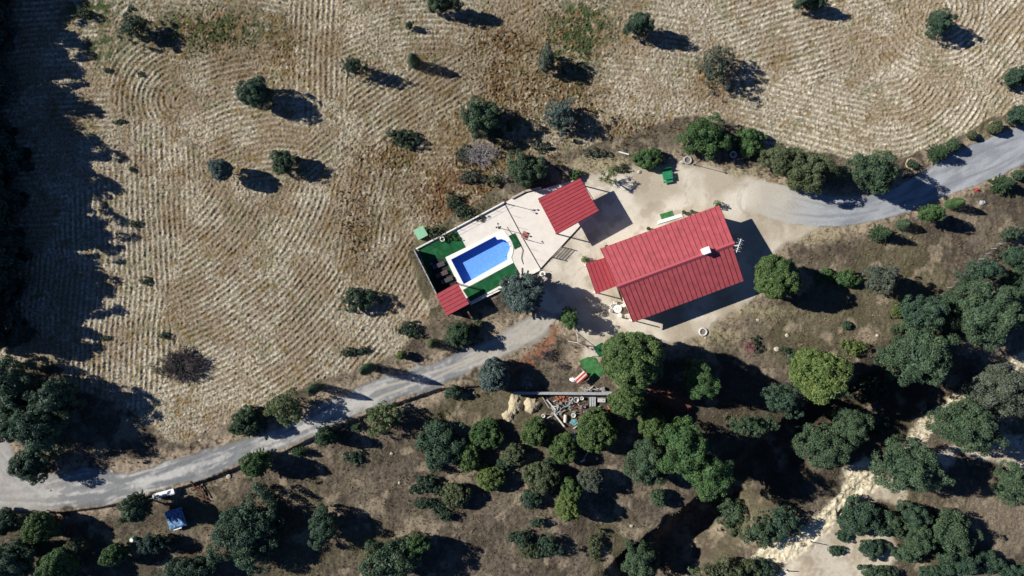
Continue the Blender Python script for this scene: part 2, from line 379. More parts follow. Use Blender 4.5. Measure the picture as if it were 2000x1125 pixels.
for seeds, a, b in patches:
    d = np.full(QX.shape, 1e9)
    for q in seeds: d = np.minimum(d, (ux-q[0])**2+(uy-q[1])**2)
    ph = np.hypot(fx_-a[0], fy_-a[1]) if b is None else seg_d(fx_, fy_, a, b)
    upd = d < best; second = np.where(upd, best, np.minimum(second, d)); phase = np.where(upd, ph, phase); best = np.where(upd, d, best)
edge = sst(0, 14, np.sqrt(second)-np.sqrt(best))
rows = 0.5+0.5*np.cos(phase*2*math.pi/10.3)
weedy = sum(np.exp(-(((QX-a)/c)**2+((QY-b)/d)**2)) for a, b, c, d in ((960,330,70,60),(1000,190,70,60),(1130,60,60,70),(870,385,75,60),(400,60,90,40),(1250,260,80,30),(1120,190,60,50),(980,90,50,50),(700,420,30,80),(760,310,70,30),(560,110,35,60),(1390,150,40,40)))
weedy = np.clip(weedy*(0.35+1.3*fbm(QX, QY, 35, 3, 31)), 0, 1)
patchy = fbm(QX, QY, 70, 3, 41)+0.12*(QX > 1400)+0.10*np.exp(-((QX-560)/170)**2-((QY-690)/140)**2)
rowamp = 0.8*m_field*edge*np.clip(3.2*(patchy-0.24), 0.16, 1)*(1-0.85*weedy)
clod = fbm(QX, QY, 3.2, 3, 51, 0.7); clod2 = fbm(QX, QY, 2.3, 2, 61, 0.7)
breaks = fbm(QX, QY, 7, 2, 71)
core = sst(100, 88, np.abs(X))*sst(62, 52, np.abs(Y))
Z2 = Z + core*(rowamp*0.14*(rows-0.5)*(0.55+0.9*sst(0.3,0.7,breaks)) + m_field*(0.15*(clod-0.5)+0.24*(clod2-0.5))*(1.25-0.45*rowamp)*(1+0.6*weedy))
hard = np.clip(m_re+m_rw+m_yard+m_path+m_path2, 0, 1)
soft = (1-m_field)*(1-hard)
Z2 += core*soft*(0.30*(fbm(QX, QY, 14, 4, 81)-0.5)+0.13*(clod2-0.5)) + core*hard*0.03*(clod-0.5)
Z2 += core*m_cliff*0.5*(fbm(QX, QY, 9, 3, 82)-0.5)
indeck = samp(SD['deck'], QX, QY); Z2 = np.where(indeck > -2, -0.02, Z2)
# colours of the covers
def col(c): return np.array(c)[None, None, :]
def mixc(a, b, t): return a*(1-t[..., None])+b*t[..., None]
n1 = fbm(QX, QY, 40, 4, 91); n2 = fbm(QX, QY, 6, 3, 92); n3 = fbm(QX, QY, 130, 3, 93); n4 = fbm(QX, QY, 3.0, 2, 94)
Cc = mixc(col((0.080,0.064,0.047)), col((0.175,0.142,0.100)), sst(0.3, 0.72, 0.55*n1+0.45*n2))
Cc = mixc(Cc, col((0.11,0.10,0.05)), 0.55*sst(0.5, 0.75, n3))                      # olive scrub
Cc = mixc(Cc, col((0.30,0.24,0.165)), 0.75*sst(0.58, 0.72, fbm(QX, QY, 26, 4, 95)))   # dry pale grass
Cc = mixc(Cc, col((0.26,0.21,0.15)), sst(90, 20, np.hypot((QX-1960)/1.4, QY-1000))*0.6)
Cc = Cc*0.80
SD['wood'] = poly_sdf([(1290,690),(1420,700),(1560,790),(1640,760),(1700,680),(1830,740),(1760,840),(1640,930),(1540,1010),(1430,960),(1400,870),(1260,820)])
Cc = mixc(Cc, col((0.042,0.036,0.024)), 0.85*sst(-25, 15, samp(SD['wood'], wx, wy))*sst(0.25, 0.55, n1))     # shade between the wood's crowns, painted into the ground colour
SD['wood2'] = poly_sdf([(-300,1005),(0,1010),(230,1015),(260,1060),(420,1075),(420,1200),(-300,1200)]); Cc = mixc(Cc, col((0.05,0.045,0.03)), 0.7*sst(-15, 15, samp(SD['wood2'], wx, wy))*sst(0.3, 0.6, n1))  # tree shade in the lower left corner, painted as dark ground
# pale verge beside the drives
verge = sst(40, 5, -samp(SD['road_w'], wx, wy))*(1-m_rw)+sst(30, 4, -samp(SD['road_e'], wx, wy))*(1-m_re)+sst(45, 5, -samp(SD['yard'], wx, wy))*(1-m_yard)
Cc = mixc(Cc, col((0.33,0.26,0.18)), np.clip(verge, 0, 1)*0.75*sst(0.3, 0.6, n2*0.5+n1*0.5))
for (a, b, c, d, g) in ((1590,450,60,20,1),(1400,655,35,20,1),(1480,610,60,14,0.8),(1180,320,70,25,0.8),(880,470,60,22,0.7),(1440,340,60,16,.7)):
    Cc = mixc(Cc, col((0.27,0.235,0.135)), g*np.exp(-(((QX-a)/c)**2+((QY-b)/d)**2))*sst(0.2, 0.6, n2))
straw = mixc(col((0.15,0.125,0.088)), col((0.54,0.475,0.355)), np.clip(sst(0.25, 0.75, 0.5*clod+0.5*n4)*0.72+0.10+0.42*(rows-0.4)*rowamp, 0, 1))
straw = mixc(straw, col((0.10,0.08,0.05)), 0.6*sst(0.68, 0.82, fbm(QX, QY, 2.6, 2, 111)))
straw = mixc(straw, col((0.15,0.125,0.08)), 0.5*(1-rows)*rowamp)
straw = straw*(0.78+0.42*n3)[..., None]; straw = mixc(straw, col((0.20,0.145,0.09)), 0.62*sst(0.46, 0.66, fbm(QX, QY, 48, 4, 110)))
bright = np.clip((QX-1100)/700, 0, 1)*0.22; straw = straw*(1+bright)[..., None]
straw = mixc(straw, col((0.14,0.082,0.035)), 0.92*weedy*sst(0.25, 0.55, n2)); straw = mixc(straw, col((0.13,0.062,0.03)), 0.8*np.exp(-((QX-880)/60)**2-((QY-375)/60)**2)*sst(0.3, 0.55, n2))
gr = sum(np.exp(-(((QX-a)/c)**2+((QY-b)/d)**2)) for a, b, c, d in ((1140,50,60,70),(410,55,130,40),(200,95,40,30),(1110,110,40,40),(980,250,40,30),(180,20,60,30)))
straw = mixc(straw, col((0.22,0.17,0.085)), 0.45*sst(0.62, 0.74, fbm(QX, QY, 11, 3, 112)))
straw = mixc(straw, col((0.15,0.15,0.075)), 0.55*sst(0.56, 0.70, fbm(QX, QY, 36, 3, 113))*sst(0.4, 0.6, n2))
straw = mixc(straw, col((0.055,0.075,0.03)), np.clip(gr*1.3, 0, 1)*sst(0.34, 0.56, fbm(QX, QY, 10, 3, 96)))
straw = mixc(straw, col((0.17,0.115,0.045)), 0.7*sst(0.66, 0.76, fbm(QX, QY, 14, 3, 97)))
brn = np.clip(sum(g*np.exp(-(((QX-a)/c)**2+((QY-b)/d)**2)) for a, b, c, d, g in ((830,300,170,170,1),(560,90,220,90,.8),(1010,130,130,110,.8),(700,500,110,110,.5),(330,480,120,160,.35),(250,180,120,110,.35),(500,330,150,100,.4),(1200,240,90,60,.4))), 0, 1)
brn = brn*(0.45+0.9*sst(0.35, 0.65, fbm(QX, QY, 30, 4, 130)))
straw = mixc(straw, straw*col((0.72,0.68,0.60)), np.clip(brn, 0, 1))
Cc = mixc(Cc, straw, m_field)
Cc = mixc(Cc, col((0.24,0.10,0.055)), m_red*0.85*sst(0.3, 0.6, n2)); Cc = mixc(Cc, col((0.17,0.07,0.045)), m_red2*0.9)
Cc = mixc(Cc, mixc(col((0.39,0.335,0.25)), col((0.58,0.52,0.42)), sst(0.3, 0.7, fbm(QX, QY, 60, 5, 98))), m_yard); Cc = mixc(Cc, col((0.30,0.245,0.17)), m_yard*0.5*sst(0.52, 0.68, fbm(QX, QY, 22, 4, 120)))
for (a_, b_, r_) in ((1475,388,34),(1492,392,46),(1440,420,60),(1390,372,52),(1160,560,44),(1100,560,58)):      # worn tyre arcs in the sandy yard
    dd = np.abs(np.hypot(QX-a_, QY-b_)-r_-5*(n1-0.5)); Cc = mixc(Cc, col((0.30,0.27,0.225)), 0.35*sst(3.0, 0.8, dd)*sst(0.35, 0.6, n2)*m_yard*(QX < a_+20))
# gravel drive, with lengthwise streaks (wheel tracks)
alongw = samp(SD['road_w'], QX, QY)
st = 0.5*vn(alongw/5.0+0.004*QX, QX/160.0, 101)+0.5*fbm(QX*0.35+QY*0.2, alongw*1.2, 8, 3, 102)
Cw = mixc(col((0.18,0.18,0.175)), col((0.42,0.405,0.37)), sst(0.36, 0.64, st*0.75+0.25*n2))
Cw = mixc(Cw, col((0.15,0.155,0.155)), 0.75*sst(0.5, 0.62, fbm(QX*0.30+QY*0.12, alongw*0.8+0.001*QX, 14, 3, 114)))
Cw = mixc(Cw, col((0.13,0.125,0.115)), 0.7*sst(7, 0, alongw)*sst(0.35, 0.6, n1)+0*QX)
Cw = mixc(Cw, col((0.42,0.38,0.31)), 0.75*sst(5, 0, np.abs(alongw-17+6*(n1-0.5)))*sst(560, 700, QX)+0*QX)
Cw = mixc(Cw, col((0.36,0.32,0.26)), sst(880, 960, QX)*0.6+0*QX)
Cw = mixc(Cw, col((0.30,0.275,0.24)), sst(170, 30, QX)*0.7)
Cc = mixc(Cc, Cw, m_rw)
ae = samp(SD['road_e'], QX, QY)
se = 0.6*fbm(QX*0.3+QY*0.2, ae*1.0, 9, 3, 103)+0.4*n1
Ce = mixc(col((0.215,0.225,0.235)), col((0.325,0.335,0.34)), sst(0.35, 0.65, se)); Ce = mixc(Ce, col((0.16,0.165,0.17)), 0.5*sst(4, 1, np.abs(ae-20))*sst(.4,.6,n1)); Ce = mixc(Ce, col((0.13,0.12,0.10)), 0.7*sst(3.5, 0, ae)*sst(0.35, 0.55, n2))
Ce = mixc(Ce, col((0.43,0.385,0.31)), sst(1640, 1480, QX+60*(n1-0.5))*0.9)
Cc = mixc(Cc, Ce, m_re*(1-0.6*sst(1500, 1460, QX)))
sandc = mixc(col((0.33,0.27,0.19)), col((0.50,0.44,0.34)), sst(0.3, 0.65, n1*0.6+n2*0.4))
Cc = mixc(Cc, sandc, np.clip(m_path+m_path2, 0, 1)*0.95)
clf = mixc(col((0.44,0.375,0.245)), col((0.62,0.55,0.40)), sst(0.3, 0.7, n2))
Cc = mixc(Cc, clf, np.clip(m_cliff+m_cliff2, 0, 1))
Cc = np.clip(Cc, 0.01, 0.9)
# split the faces between the covers
vid = np.arange(nx*ny).reshape(ny, nx)
fa = np.stack([vid[:-1, :-1], vid[:-1, 1:], vid[1:, 1:], vid[1:, :-1]], -1).reshape(-1, 4)
def fc(a): return 0.25*(a[:-1, :-1]+a[:-1, 1:]+a[1:, 1:]+a[1:, :-1]).ravel()
Fy, Fre, Frw, Ff, Fp = fc(m_yard), fc(m_re), fc(m_rw), fc(m_field), fc(np.clip(m_path+m_path2, 0, 1))
SD['coping'] = poly_sdf(P_coping)
Fpool = fc(samp(SD['coping'], QX, QY)) > 1.5
cls = np.zeros(len(fa), int)
cls[Ff > 0.5] = 1; cls[Fy > 0.5] = 2; cls[Fp > 0.5] = 5; cls[Frw > 0.5] = 4; cls[(Fre > 0.5)] = 3; cls[Fpool] = -1
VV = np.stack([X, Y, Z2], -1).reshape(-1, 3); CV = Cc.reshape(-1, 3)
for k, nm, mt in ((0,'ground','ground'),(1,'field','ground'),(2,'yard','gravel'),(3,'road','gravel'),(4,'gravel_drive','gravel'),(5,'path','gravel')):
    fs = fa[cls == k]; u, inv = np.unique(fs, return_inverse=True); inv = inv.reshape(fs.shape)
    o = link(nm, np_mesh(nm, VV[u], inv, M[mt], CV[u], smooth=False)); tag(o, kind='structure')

# ------------------------------------------------------------------ weeds and stubble tufts (uncountable)
rs = np.random.RandomState(4)
def tufts(name, label, n, dens, colf, hh, seed, ext=(-40, 2040, -30, 1160), blades=4):
    r = np.random.RandomState(seed)
    px = r.uniform(ext[0], ext[1], n*3); py = r.uniform(ext[2], ext[3], n*3)
    d = dens(px, py); keep = r.rand(len(px)) < d; px = px[keep][:n]; py = py[keep][:n]; k = len(px)
    x = (px-1000)*S; y = -(py-562.5)*S
    ix = np.clip(np.searchsorted(gx, x), 0, nx-1); iy = np.clip(np.searchsorted(gy, y), 0, ny-1); z = Z2[iy, ix]-0.02
    B = blades; rep = lambda a: np.repeat(a, B)
    ang = r.uniform(0, 2*np.pi, k*B); lean = r.uniform(0.15, 0.8, k*B); h = rep(r.uniform(*hh, k))*r.uniform(0.6, 1.15, k*B); wd = h*0.22
    bx = rep(x)+r.normal(0, 0.07, k*B); by = rep(y)+r.normal(0, 0.07, k*B); bz = rep(z)
    tx = bx+np.cos(ang)*h*lean; ty = by+np.sin(ang)*h*lean; tz = bz+h
    ox = -np.sin(ang)*wd; oy = np.cos(ang)*wd
    V = np.stack([np.stack([bx-ox, by-oy, bz], -1), np.stack([bx+ox, by+oy, bz], -1), np.stack([tx, ty, tz], -1)], 1).reshape(-1, 3)
    cc = np.repeat(colf(px, py, r), B*3, axis=0)*np.repeat(r.uniform(0.75, 1.25, k*B), 3)[:, None]
    o = link(name, np_mesh(name, V, np.arange(len(V)).reshape(-1, 3), M['weed'], cc)); tag(o, label, 'weeds', kind='stuff')
def d_field(px, py): return sst(0, 8, samp(SD['field'], px, py))*(0.35+0.65*sst(.35,.65,fbm(px, py, 20, 2, 200)))
def c_straw(px, py, r):
    t = r.rand(len(px), 1)
    return np.array((0.50,0.41,0.27))*t+np.array((0.25,0.19,0.115))*(1-t)
tufts('straw_stubble', 'dry cut straw stubble covering the ploughed field', 60000, d_field, c_straw, (0.07, 0.22), 1)
def d_weedy(px, py):
    w_ = sum(np.exp(-(((px-a)/c)**2+((py-b)/d)**2)) for a, b, c, d in ((960,330,75,60),(1000,190,70,60),(1130,60,60,70),(880,380,60,45),(400,60,90,40),(1250,260,80,30),(1120,190,60,50),(980,90,50,50),(1100,320,60,25),(880,460,50,15),(700,430,30,80)))
    return np.clip(w_*1.3, 0, 1)*sst(0.4, 0.62, fbm(px, py, 16, 3, 201))*(samp(SD['deck'], px, py) < -4)*(samp(SD['yard'], px, py) < 0)
def c_weed(px, py, r):
    t = r.rand(len(px), 1); g = (r.rand(len(px), 1) < 0.3)
    return np.where(g, np.array((0.08,0.095,0.035)), np.array((0.21,0.14,0.05))*t+np.array((0.12,0.07,0.035))*(1-t))
tufts('ochre_weeds', 'ochre and rusty brown weed clumps between the furrows', 22000, d_weedy, c_weed, (0.12, 0.36), 2, blades=8)
def d_low(px, py):
    out = (samp(SD['field'], px, py) < -4)*(samp(SD['yard'], px, py) < -6)*(samp(SD['road_w'], px, py) < -4)*(samp(SD['road_e'], px, py) < -3)*(samp(SD['path'], px, py) < -3)*(samp(SD['deck'], px, py) < -3)
    return out*(0.25+0.75*sst(0.4, 0.6, fbm(px, py, 25, 3, 202)))
def c_low(px, py, r):
    t = r.rand(len(px), 1); q = fbm(px, py, 60, 3, 203)[:, None]
    a = np.array((0.30,0.235,0.15))*t+np.array((0.12,0.085,0.055))*(1-t)
    return a*(1-q*0.5)+np.array((0.13,0.12,0.055))*q*0.5
tufts('dry_grass', 'brown and straw coloured dry grass on the slopes below the house', 26000, d_low, c_low, (0.10, 0.32), 3)

# ------------------------------------------------------------------ trees and bushes
PAL = dict(
 oak=((0.040,0.072,0.038),(0.070,0.106,0.052)), darkoak=((0.030,0.062,0.038),(0.054,0.092,0.050)), green=((0.042,0.090,0.030),(0.074,0.130,0.040)),
 pine=((0.052,0.092,0.028),(0.095,0.142,0.042)), yellow=((0.078,0.12,0.03),(0.135,0.175,0.048)), olive=((0.065,0.085,0.04),(0.105,0.12,0.055)),
 blue=((0.060,0.095,0.080),(0.10,0.135,0.115)), grey=((0.060,0.075,0.050),(0.10,0.115,0.08)), cyp=((0.035,0.065,0.03),(0.06,0.10,0.045)), shrub=((0.032,0.060,0.034),(0.055,0.085,0.045)),
 feather=((0.085,0.12,0.045),(0.12,0.15,0.06)), deep=((0.012,0.036,0.030),(0.024,0.052,0.038)))
def leaf_quads(cen, nrm, size, r, aspect=0.55):
    k = len(cen); t = r.normal(size=(k, 3)); t -= nrm*np.sum(t*nrm, 1)[:, None]; t /= np.linalg.norm(t, axis=1)[:, None]+1e-9
    b = np.cross(nrm, t); s = size[:, None]
    V = np.stack([cen-t*s, cen-b*s*aspect, cen+t*s+nrm*s*0.15, cen+b*s*aspect], 1).reshape(-1, 3)
    return V, np.arange(4*k).reshape(-1, 4)
def rdirs(r, n, zmin=-1.0):
    z = r.uniform(zmin, 1, n); a = r.uniform(0, 2*np.pi, n); q = np.sqrt(1-z*z)
    return np.stack([q*np.cos(a), q*np.sin(a), z], -1)
def crown(rx, ry, rz, zc, style, pal, seed, zmin=-0.55, leafm=1.0, dens=1.0):
    r = np.random.RandomState(seed); Rm = (rx+ry)/2; c0, c1 = [np.array(c) for c in PAL[pal]]
    ls = np.clip(0.055+0.022*Rm, 0.07, 0.135)*leafm
    if style == 'spiky':
        a = crown(rx, ry, rz, zc, 'star', pal, seed, zmin, leafm, dens); b = crown(rx*0.82, ry*0.82, rz*0.93, zc, 'oak', pal, seed+1, zmin, leafm, dens)
        return np.concatenate([a[0], b[0]]), np.concatenate([a[1], b[1]+len(a[0])]), np.concatenate([a[2], b[2]])
    CEN = []; NR = []; SZ = []; CO = []
    if style in ('round', 'oak', 'loose'):
        rc = {'round': 0.155, 'oak': 0.20, 'loose': 0.16}[style]*Rm; rc = float(np.clip(rc, 0.16, 0.75))
        area = 4*np.pi*(((rx*ry)**1.6+(rx*rz)**1.6+(ry*rz)**1.6)/3)**(1/1.6)*(1-zmin)/2
        n = max(9, int(area/(np.pi*rc*rc)*{'round': 1.45, 'oak': 1.15, 'loose': 0.75}[style]))
        D = rdirs(r, n, zmin)
        ph = r.uniform(0, 6.28, 6); az = np.arctan2(D[:, 1], D[:, 0])
        amp = {'round': 0.07, 'oak': 0.19, 'loose': 0.24}[style]
        lob = 1+amp*(np.sin(2*az+ph[0])*0.6+np.sin(3*az+ph[1])+0.8*np.sin(5*az+ph[2]+2*D[:, 2]))+r.normal(0, {'round': 0.035, 'oak': 0.085, 'loose': 0.16}[style], n)
        base = np.array((rx, ry, rz))-rc*0.75
        fat = np.where(D[:, 2] < 0, np.sqrt(1-(0.72*D[:, 2])**2)/np.sqrt(1-D[:, 2]**2+0.02), 1.0)
        P = D*base*lob[:, None]; P[:, :2] *= np.clip(fat, 1, 2.2)[:, None]
        rcs = rc*r.uniform(0.65, 1.35, n)
        # leaves over each clump
        per = np.maximum(6, (dens*{'round': 1.5, 'oak': 1.25, 'loose': 0.8}[style]*2.6*np.pi*rcs**2/(2*ls*ls*0.55*1.6)).astype(int))
        idx = np.repeat(np.arange(n), per); k = len(idx)
        d2 = rdirs(r, k); out = D[idx]; fl = np.sum(d2*out, 1) < -0.25; d2[fl] = -d2[fl]
        rad = rcs[idx]*np.sqrt(r.uniform(0.35, 1.1, k)); CEN.append(P[idx]+d2*rad[:, None]); nn = d2*0.75+r.normal(0, 0.55, (k, 3))
        nn[:, 2] += 0.25; NR.append(nn); SZ.append(ls*r.uniform(0.6, 1.25, k))
        ct = np.clip(r.rand(n)*1.0, 0, 1); t = np.clip(ct[idx]*0.7+r.rand(k)*0.4, 0, 1)[:, None]
        cl = (c0*(1-t)+c1*t)*(0.8+0.4*r.rand(n))[idx][:, None]*r.uniform(0.75, 1.25, k)[:, None]
        CO.append(cl)
        # inner leaves that close the crown
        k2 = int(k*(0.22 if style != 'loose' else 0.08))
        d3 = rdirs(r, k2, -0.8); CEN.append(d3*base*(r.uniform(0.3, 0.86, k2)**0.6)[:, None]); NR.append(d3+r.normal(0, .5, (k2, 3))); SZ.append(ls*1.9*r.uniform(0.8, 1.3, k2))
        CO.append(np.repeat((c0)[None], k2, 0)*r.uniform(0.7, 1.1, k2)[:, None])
    elif style == 'star':       # tiers of separate branches
        nl = max(4, int(rz*2/0.42)); brs = []
        for i in range(nl):
            t = (i+0.3)/nl; z = -rz+2*rz*t; R = (1-t)**0.8*1.0+0.05; m = max(5, int(13*R+4)); a0 = r.uniform(0, 6.28)
            for j in range(m):
                a = a0+6.283*j/m+r.normal(0, 0.12); L = R*r.uniform(0.75, 1.15); brs.append((a, L, z))
        for a, L, z in brs:
            ex, ey = math.cos(a)*rx*L, math.sin(a)*ry*L; ln = math.hypot(ex, ey); k = max(8, int(ln*95*dens/(leafm**2)))
            s = r.uniform(0.05, 1, k)**0.8; wv = 0.19*(1-s*0.75)*min(1, Rm*0.8)
            CEN.append(np.stack([ex*s+r.normal(0, 1, k)*wv, ey*s+r.normal(0, 1, k)*wv, z+ln*0.28*s+r.normal(0, 1, k)*wv*0.7], -1))
            nn = r.normal(0, 0.6, (k, 3)); nn[:, 2] += 0.8; NR.append(nn); SZ.append(ls*r.uniform(0.6, 1.1, k))
            t = r.rand(k)[:, None]; CO.append((c0*(1-t)+c1*t)*r.uniform(0.75, 1.25, (k, 1))*r.uniform(0.85, 1.15))
    elif style == 'column':
        k = int(dens*2*np.pi*Rm*2*rz/(ls*ls*1.1)*1.5)
        z = r.uniform(-1, 1, k); a = r.uniform(0, 6.283, k)
        prof = np.clip(1.05-np.abs((z+0.25)/1.25)**2.2, 0.02, 1)
        bump = 1+0.12*np.sin(3*a+z*7+seed)+0.09*np.sin(7*a-z*11)
        q = prof*bump*r.uniform(0.25, 1.08, k)**0.5
        CEN.append(np.stack([np.cos(a)*rx*q, np.sin(a)*ry*q, z*rz], -1)); nn = np.stack([np.cos(a), np.sin(a), 0.5+0*a], -1)+r.normal(0, .4, (k, 3)); NR.append(nn)
        SZ.append(ls*r.uniform(0.6, 1.2, k)); t = r.rand(k)[:, None]; CO.append((c0*(1-t)+c1*t)*r.uniform(0.75, 1.25, (k, 1)))
    elif style == 'cone':
        k = int(dens*np.pi*Rm*2*rz/(ls*ls*1.1)*0.6); z = 1-2*np.sqrt(r.uniform(0, 1, k)); a = r.uniform(0, 6.283, k); prof = (1-z)/2
        lay = 0.82+0.25*np.abs(np.sin(z*rz*3.2))+0.13*np.sin(5*a+z*9+seed)+0.08*np.sin(11*a-5*z)
        q = prof**0.6*lay*r.uniform(0.4, 1.05, k)**0.5
        CEN.append(np.stack([np.cos(a)*rx*q, np.sin(a)*ry*q, z*rz], -1)); nn = np.stack([np.cos(a), np.sin(a), 0.7+0*a], -1)+r.normal(0, .4, (k, 3)); NR.append(nn)
        SZ.append(ls*r.uniform(0.7, 1.3, k)); t = r.rand(k)[:, None]; CO.append((c0*(1-t)+c1*t)*r.uniform(0.75, 1.25, (k, 1)))
        k = 700; z = 1-2*np.sqrt(r.uniform(0, 1, k)); a = r.uniform(0, 6.283, k); q = ((1-z)/2)**0.6*r.uniform(0.1, 0.72, k)
        CEN.append(np.stack([np.cos(a)*rx*q, np.sin(a)*ry*q, z*rz*0.95], -1)); NR.append(r.normal(0, 1, (k, 3))); SZ.append(r.uniform(0.35, 0.7, k)); CO.append(np.repeat(c0[None], k, 0))
    CEN = np.concatenate(CEN); NR = np.concatenate(NR); NR /= np.linalg.norm(NR, axis=1)[:, None]+1e-9; SZ = np.concatenate(SZ); CO = np.concatenate(CO)
    CEN[:, 2] += zc; lo = CEN[:, 2] < 0.05; CEN[lo, 2] = 0.05+r.rand(lo.sum())*0.1
    V, F = leaf_quads(CEN, NR, SZ, r); return V, F, np.repeat(CO, 4, axis=0)
def trunk_mb(h, r0, crownr, seed, limbs=5):
    r = random.Random(seed); b = MB(); wob = lambda s: Vector((r.uniform(-s, s), r.uniform(-s, s), 0))
    p = [Vector((0, 0, -0.25)), Vector((0, 0, h*0.25))+wob(h*0.02), Vector((0, 0, h*0.55))+wob(h*0.04), Vector((0, 0, h*0.85))+wob(h*0.04)]
    b.tube(p, [r0*1.25, r0, r0*0.7, r0*0.2], 8)
    for i in range(limbs):
        a = 6.283*i/max(1, limbs)+r.uniform(-.4, .4); s = p[1].lerp(p[2], r.uniform(0, 1)); e = s+Vector((math.cos(a), math.sin(a), 0))*crownr*0.65+Vector((0, 0, h*r.uniform(.12, .3)))
        b.tube([s, s.lerp(e, .5)+Vector((0, 0, .1*h*.3)), e], [r0*0.5, r0*0.35, r0*0.1], 6)
    return b
tcount = 0
def Rm_ok(rx): return rx > 24
# kind -> (object name, category, style, palette, rz factor rule, is_tree)
def plant(name, cat, style, pal, px, py, rx, ry, d, label, group=None, zr=None, leafm=1.0, dens=1.0, h=None, low=False):
    """px,py = where the photo shows the crown's middle, rx,ry crown radii in photo pixels, d = shadow reach in photo pixels from that middle"""
    global tcount; tcount += 1; seed = 100+tcount*7
    if style == 'oak' and Rm_ok(rx): rx *= 0.95; ry *= 0.95
    Rm = (rx+ry)/2*S
    if h is None:
        if style in ('cone', 'star', 'column', 'spiky'): h = max(0.5, d/(SHPX*math.cos(SH_AZ)-0.0046*(px-1000)))
        else: h = max(0.5, (d-0.25*rx)/(SHPX*math.cos(SH_AZ)-0.0055*(px-1000)))
    if style in ('cone', 'star'): rz = h*0.47; zc = h-rz
    elif style == 'column': rz = h*0.48; zc = h-rz
    else:
        rz = zr if zr else min(h*0.5, max(Rm*0.8, h*0.44)); zc = h-rz
        if abs(px-1000) > 380 and h > 5 and not zr: rz = min(rz, max(1.12*Rm, h*0.30)); zc = h-rz
        if low: rz = h*0.62; zc = h*0.38
    zv = zc if style not in ('cone', 'star') else zc-rz*0.5
    g = gz(px, py); fct = 1-(zv+g)/H; bx = (px-1000)*S*fct; by = -(py-562.5)*S*fct
    g = gz(bx/S+1000, -by/S+562.5)
    t = empty(name, (bx, by, g), label, cat, group)
    f2 = 1-(zc+g)/H
    V, F, Co = crown(rx*S*f2, ry*S*f2, rz, zc, style, pal, seed, zmin=(-0.2 if low else -0.88), leafm=leafm, dens=dens)
    isb = cat in ('bush', 'shrub')
    nm = 'foliage' if isb else 'crown'
    link(nm, np_mesh(nm, V, F, M['leaf'], Co), t)
    tb = trunk_mb(zc+rz*0.5, max(0.03, Rm*(0.035 if isb else 0.055)), Rm*0.7, seed, 3 if Rm < 1.2 else 6)
    tb.build('stem' if isb else 'trunk', M['bark'], t)
    return t
def bare(name, cat, px, py, rx, ry, h, m, label, seed, n=26, thick=0.035, group=None):
    """leafless twiggy bush"""
    g0 = G(px, py); t = empty(name, g0, label, cat, group); r = random.Random(seed); b = MB(); tw = MB()
    for i in range(n):
        a = r.uniform(0, 6.283); q = math.sqrt(r.uniform(0.15, 1)); e = Vector((math.cos(a)*rx*S*q, math.sin(a)*ry*S*q, h*r.uniform(0.45, 1)*(1.15-0.55*q)))
        rt = Vector((r.uniform(-.45, .45)*rx*S, r.uniform(-.45, .45)*ry*S, -0.1)); mid = (e+rt)*0.5+Vector((r.uniform(-.15, .15), r.uniform(-.15, .15), 0.22*h)); b.tube([rt, mid, e], [thick, thick*0.7, thick*0.3], 5)
        for j in range(7):
            s = mid.lerp(e, r.uniform(0, 1)); dd = Vector((r.uniform(-1, 1), r.uniform(-1, 1), r.uniform(-.1, 0.8))).normalized()*r.uniform(.25, .6)*min(1.3, rx*S*0.6)
            e2 = s+dd; e2.z = max(e2.z, 0.04); tw.tube([s, e2], [thick*0.45, thick*0.2], 4, caps=False)
    b.add(tw.v, tw.f); b.build('branches', m, t); return t

FS = 'shrubs dotted over the ploughed field'; RD = 'young trees planted along the drive'; WD = 'trees of the wood below the house'
GR = 'rounded trees in the grove below the scrap heap'; LB = 'trees in the lower left corner'; RB = 'scrub oaks beside the sandy track'
T = plant
# -- field
T('dark_shrub','shrub','loose','shrub',262,52,26,25,100,'dark olive shrub with long shadow near the top left corner of the field',FS,dens=1.6)
T('dark_shrub','shrub','loose','shrub',163,24,10,10,45,'tiny thin shrub beside the tall trees\' shadow at the top left',FS)
T('dark_shrub','shrub','oak','oak',865,6,29,15,108,'leafy shrub cut by the top edge of the photo, left of the middle',FS)
T('dark_shrub','shrub','loose','shrub',800,49,8,6,37,'small squat dark bush below the shrub cut by the top edge',FS,dens=1.5)
T('dark_shrub','shrub','loose','shrub',690,130,20,15,104,'dark shrub on a thin bare stem with tripod shaped shadow in the field',FS,dens=1.5)
T('slim_shrub','shrub','column','shrub',808,117,12,12,88,'slim upright shrub with long straight narrow shadow in the field',FS)
T('grey_shrub','shrub','oak','grey',1068,117,14,21,92,'grey green upright shrub between the weedy strip and pale field',FS)
T('dark_shrub','shrub','oak','darkoak',1249,49,25,20,106,'bluish green two lobed shrub in the pale field above the yard',FS)
T('grey_shrub','shrub','loose','grey',1397,128,32,38,92,'large loose grey see-through bush in the right field',FS,dens=1.1)
T('dark_shrub','shrub','oak','darkoak',1583,2,32,14,70,'dark bush cut by the top edge of the photo, right of the middle',FS)
T('dark_shrub','shrub','oak','darkoak',1836,44,20,21,70,'compact dark green shrub ringed by curving furrows near the top right',FS)
T('dark_shrub','shrub','oak','darkoak',1986,151,23,17,50,'dark shrub on the right edge above the road',FS)
T('oak_tree','tree','oak','darkoak',498,183,34,28,130,'broad dark green young oak with widest shadow in the left field',FS)
T('dark_shrub','shrub','oak','oak',554,316,22,22,94,'green shrub with broken shadow, just right of the blue grey one',FS)
T('blue_shrub','shrub','round','blue',430,331,20,20,115,'round blue grey shrub with detached oval shadow in the left field',FS)
T('dark_shrub','shrub','loose','shrub',786,268,29,18,40,'low ragged dark shrub in the middle of the field',FS,dens=1.5)
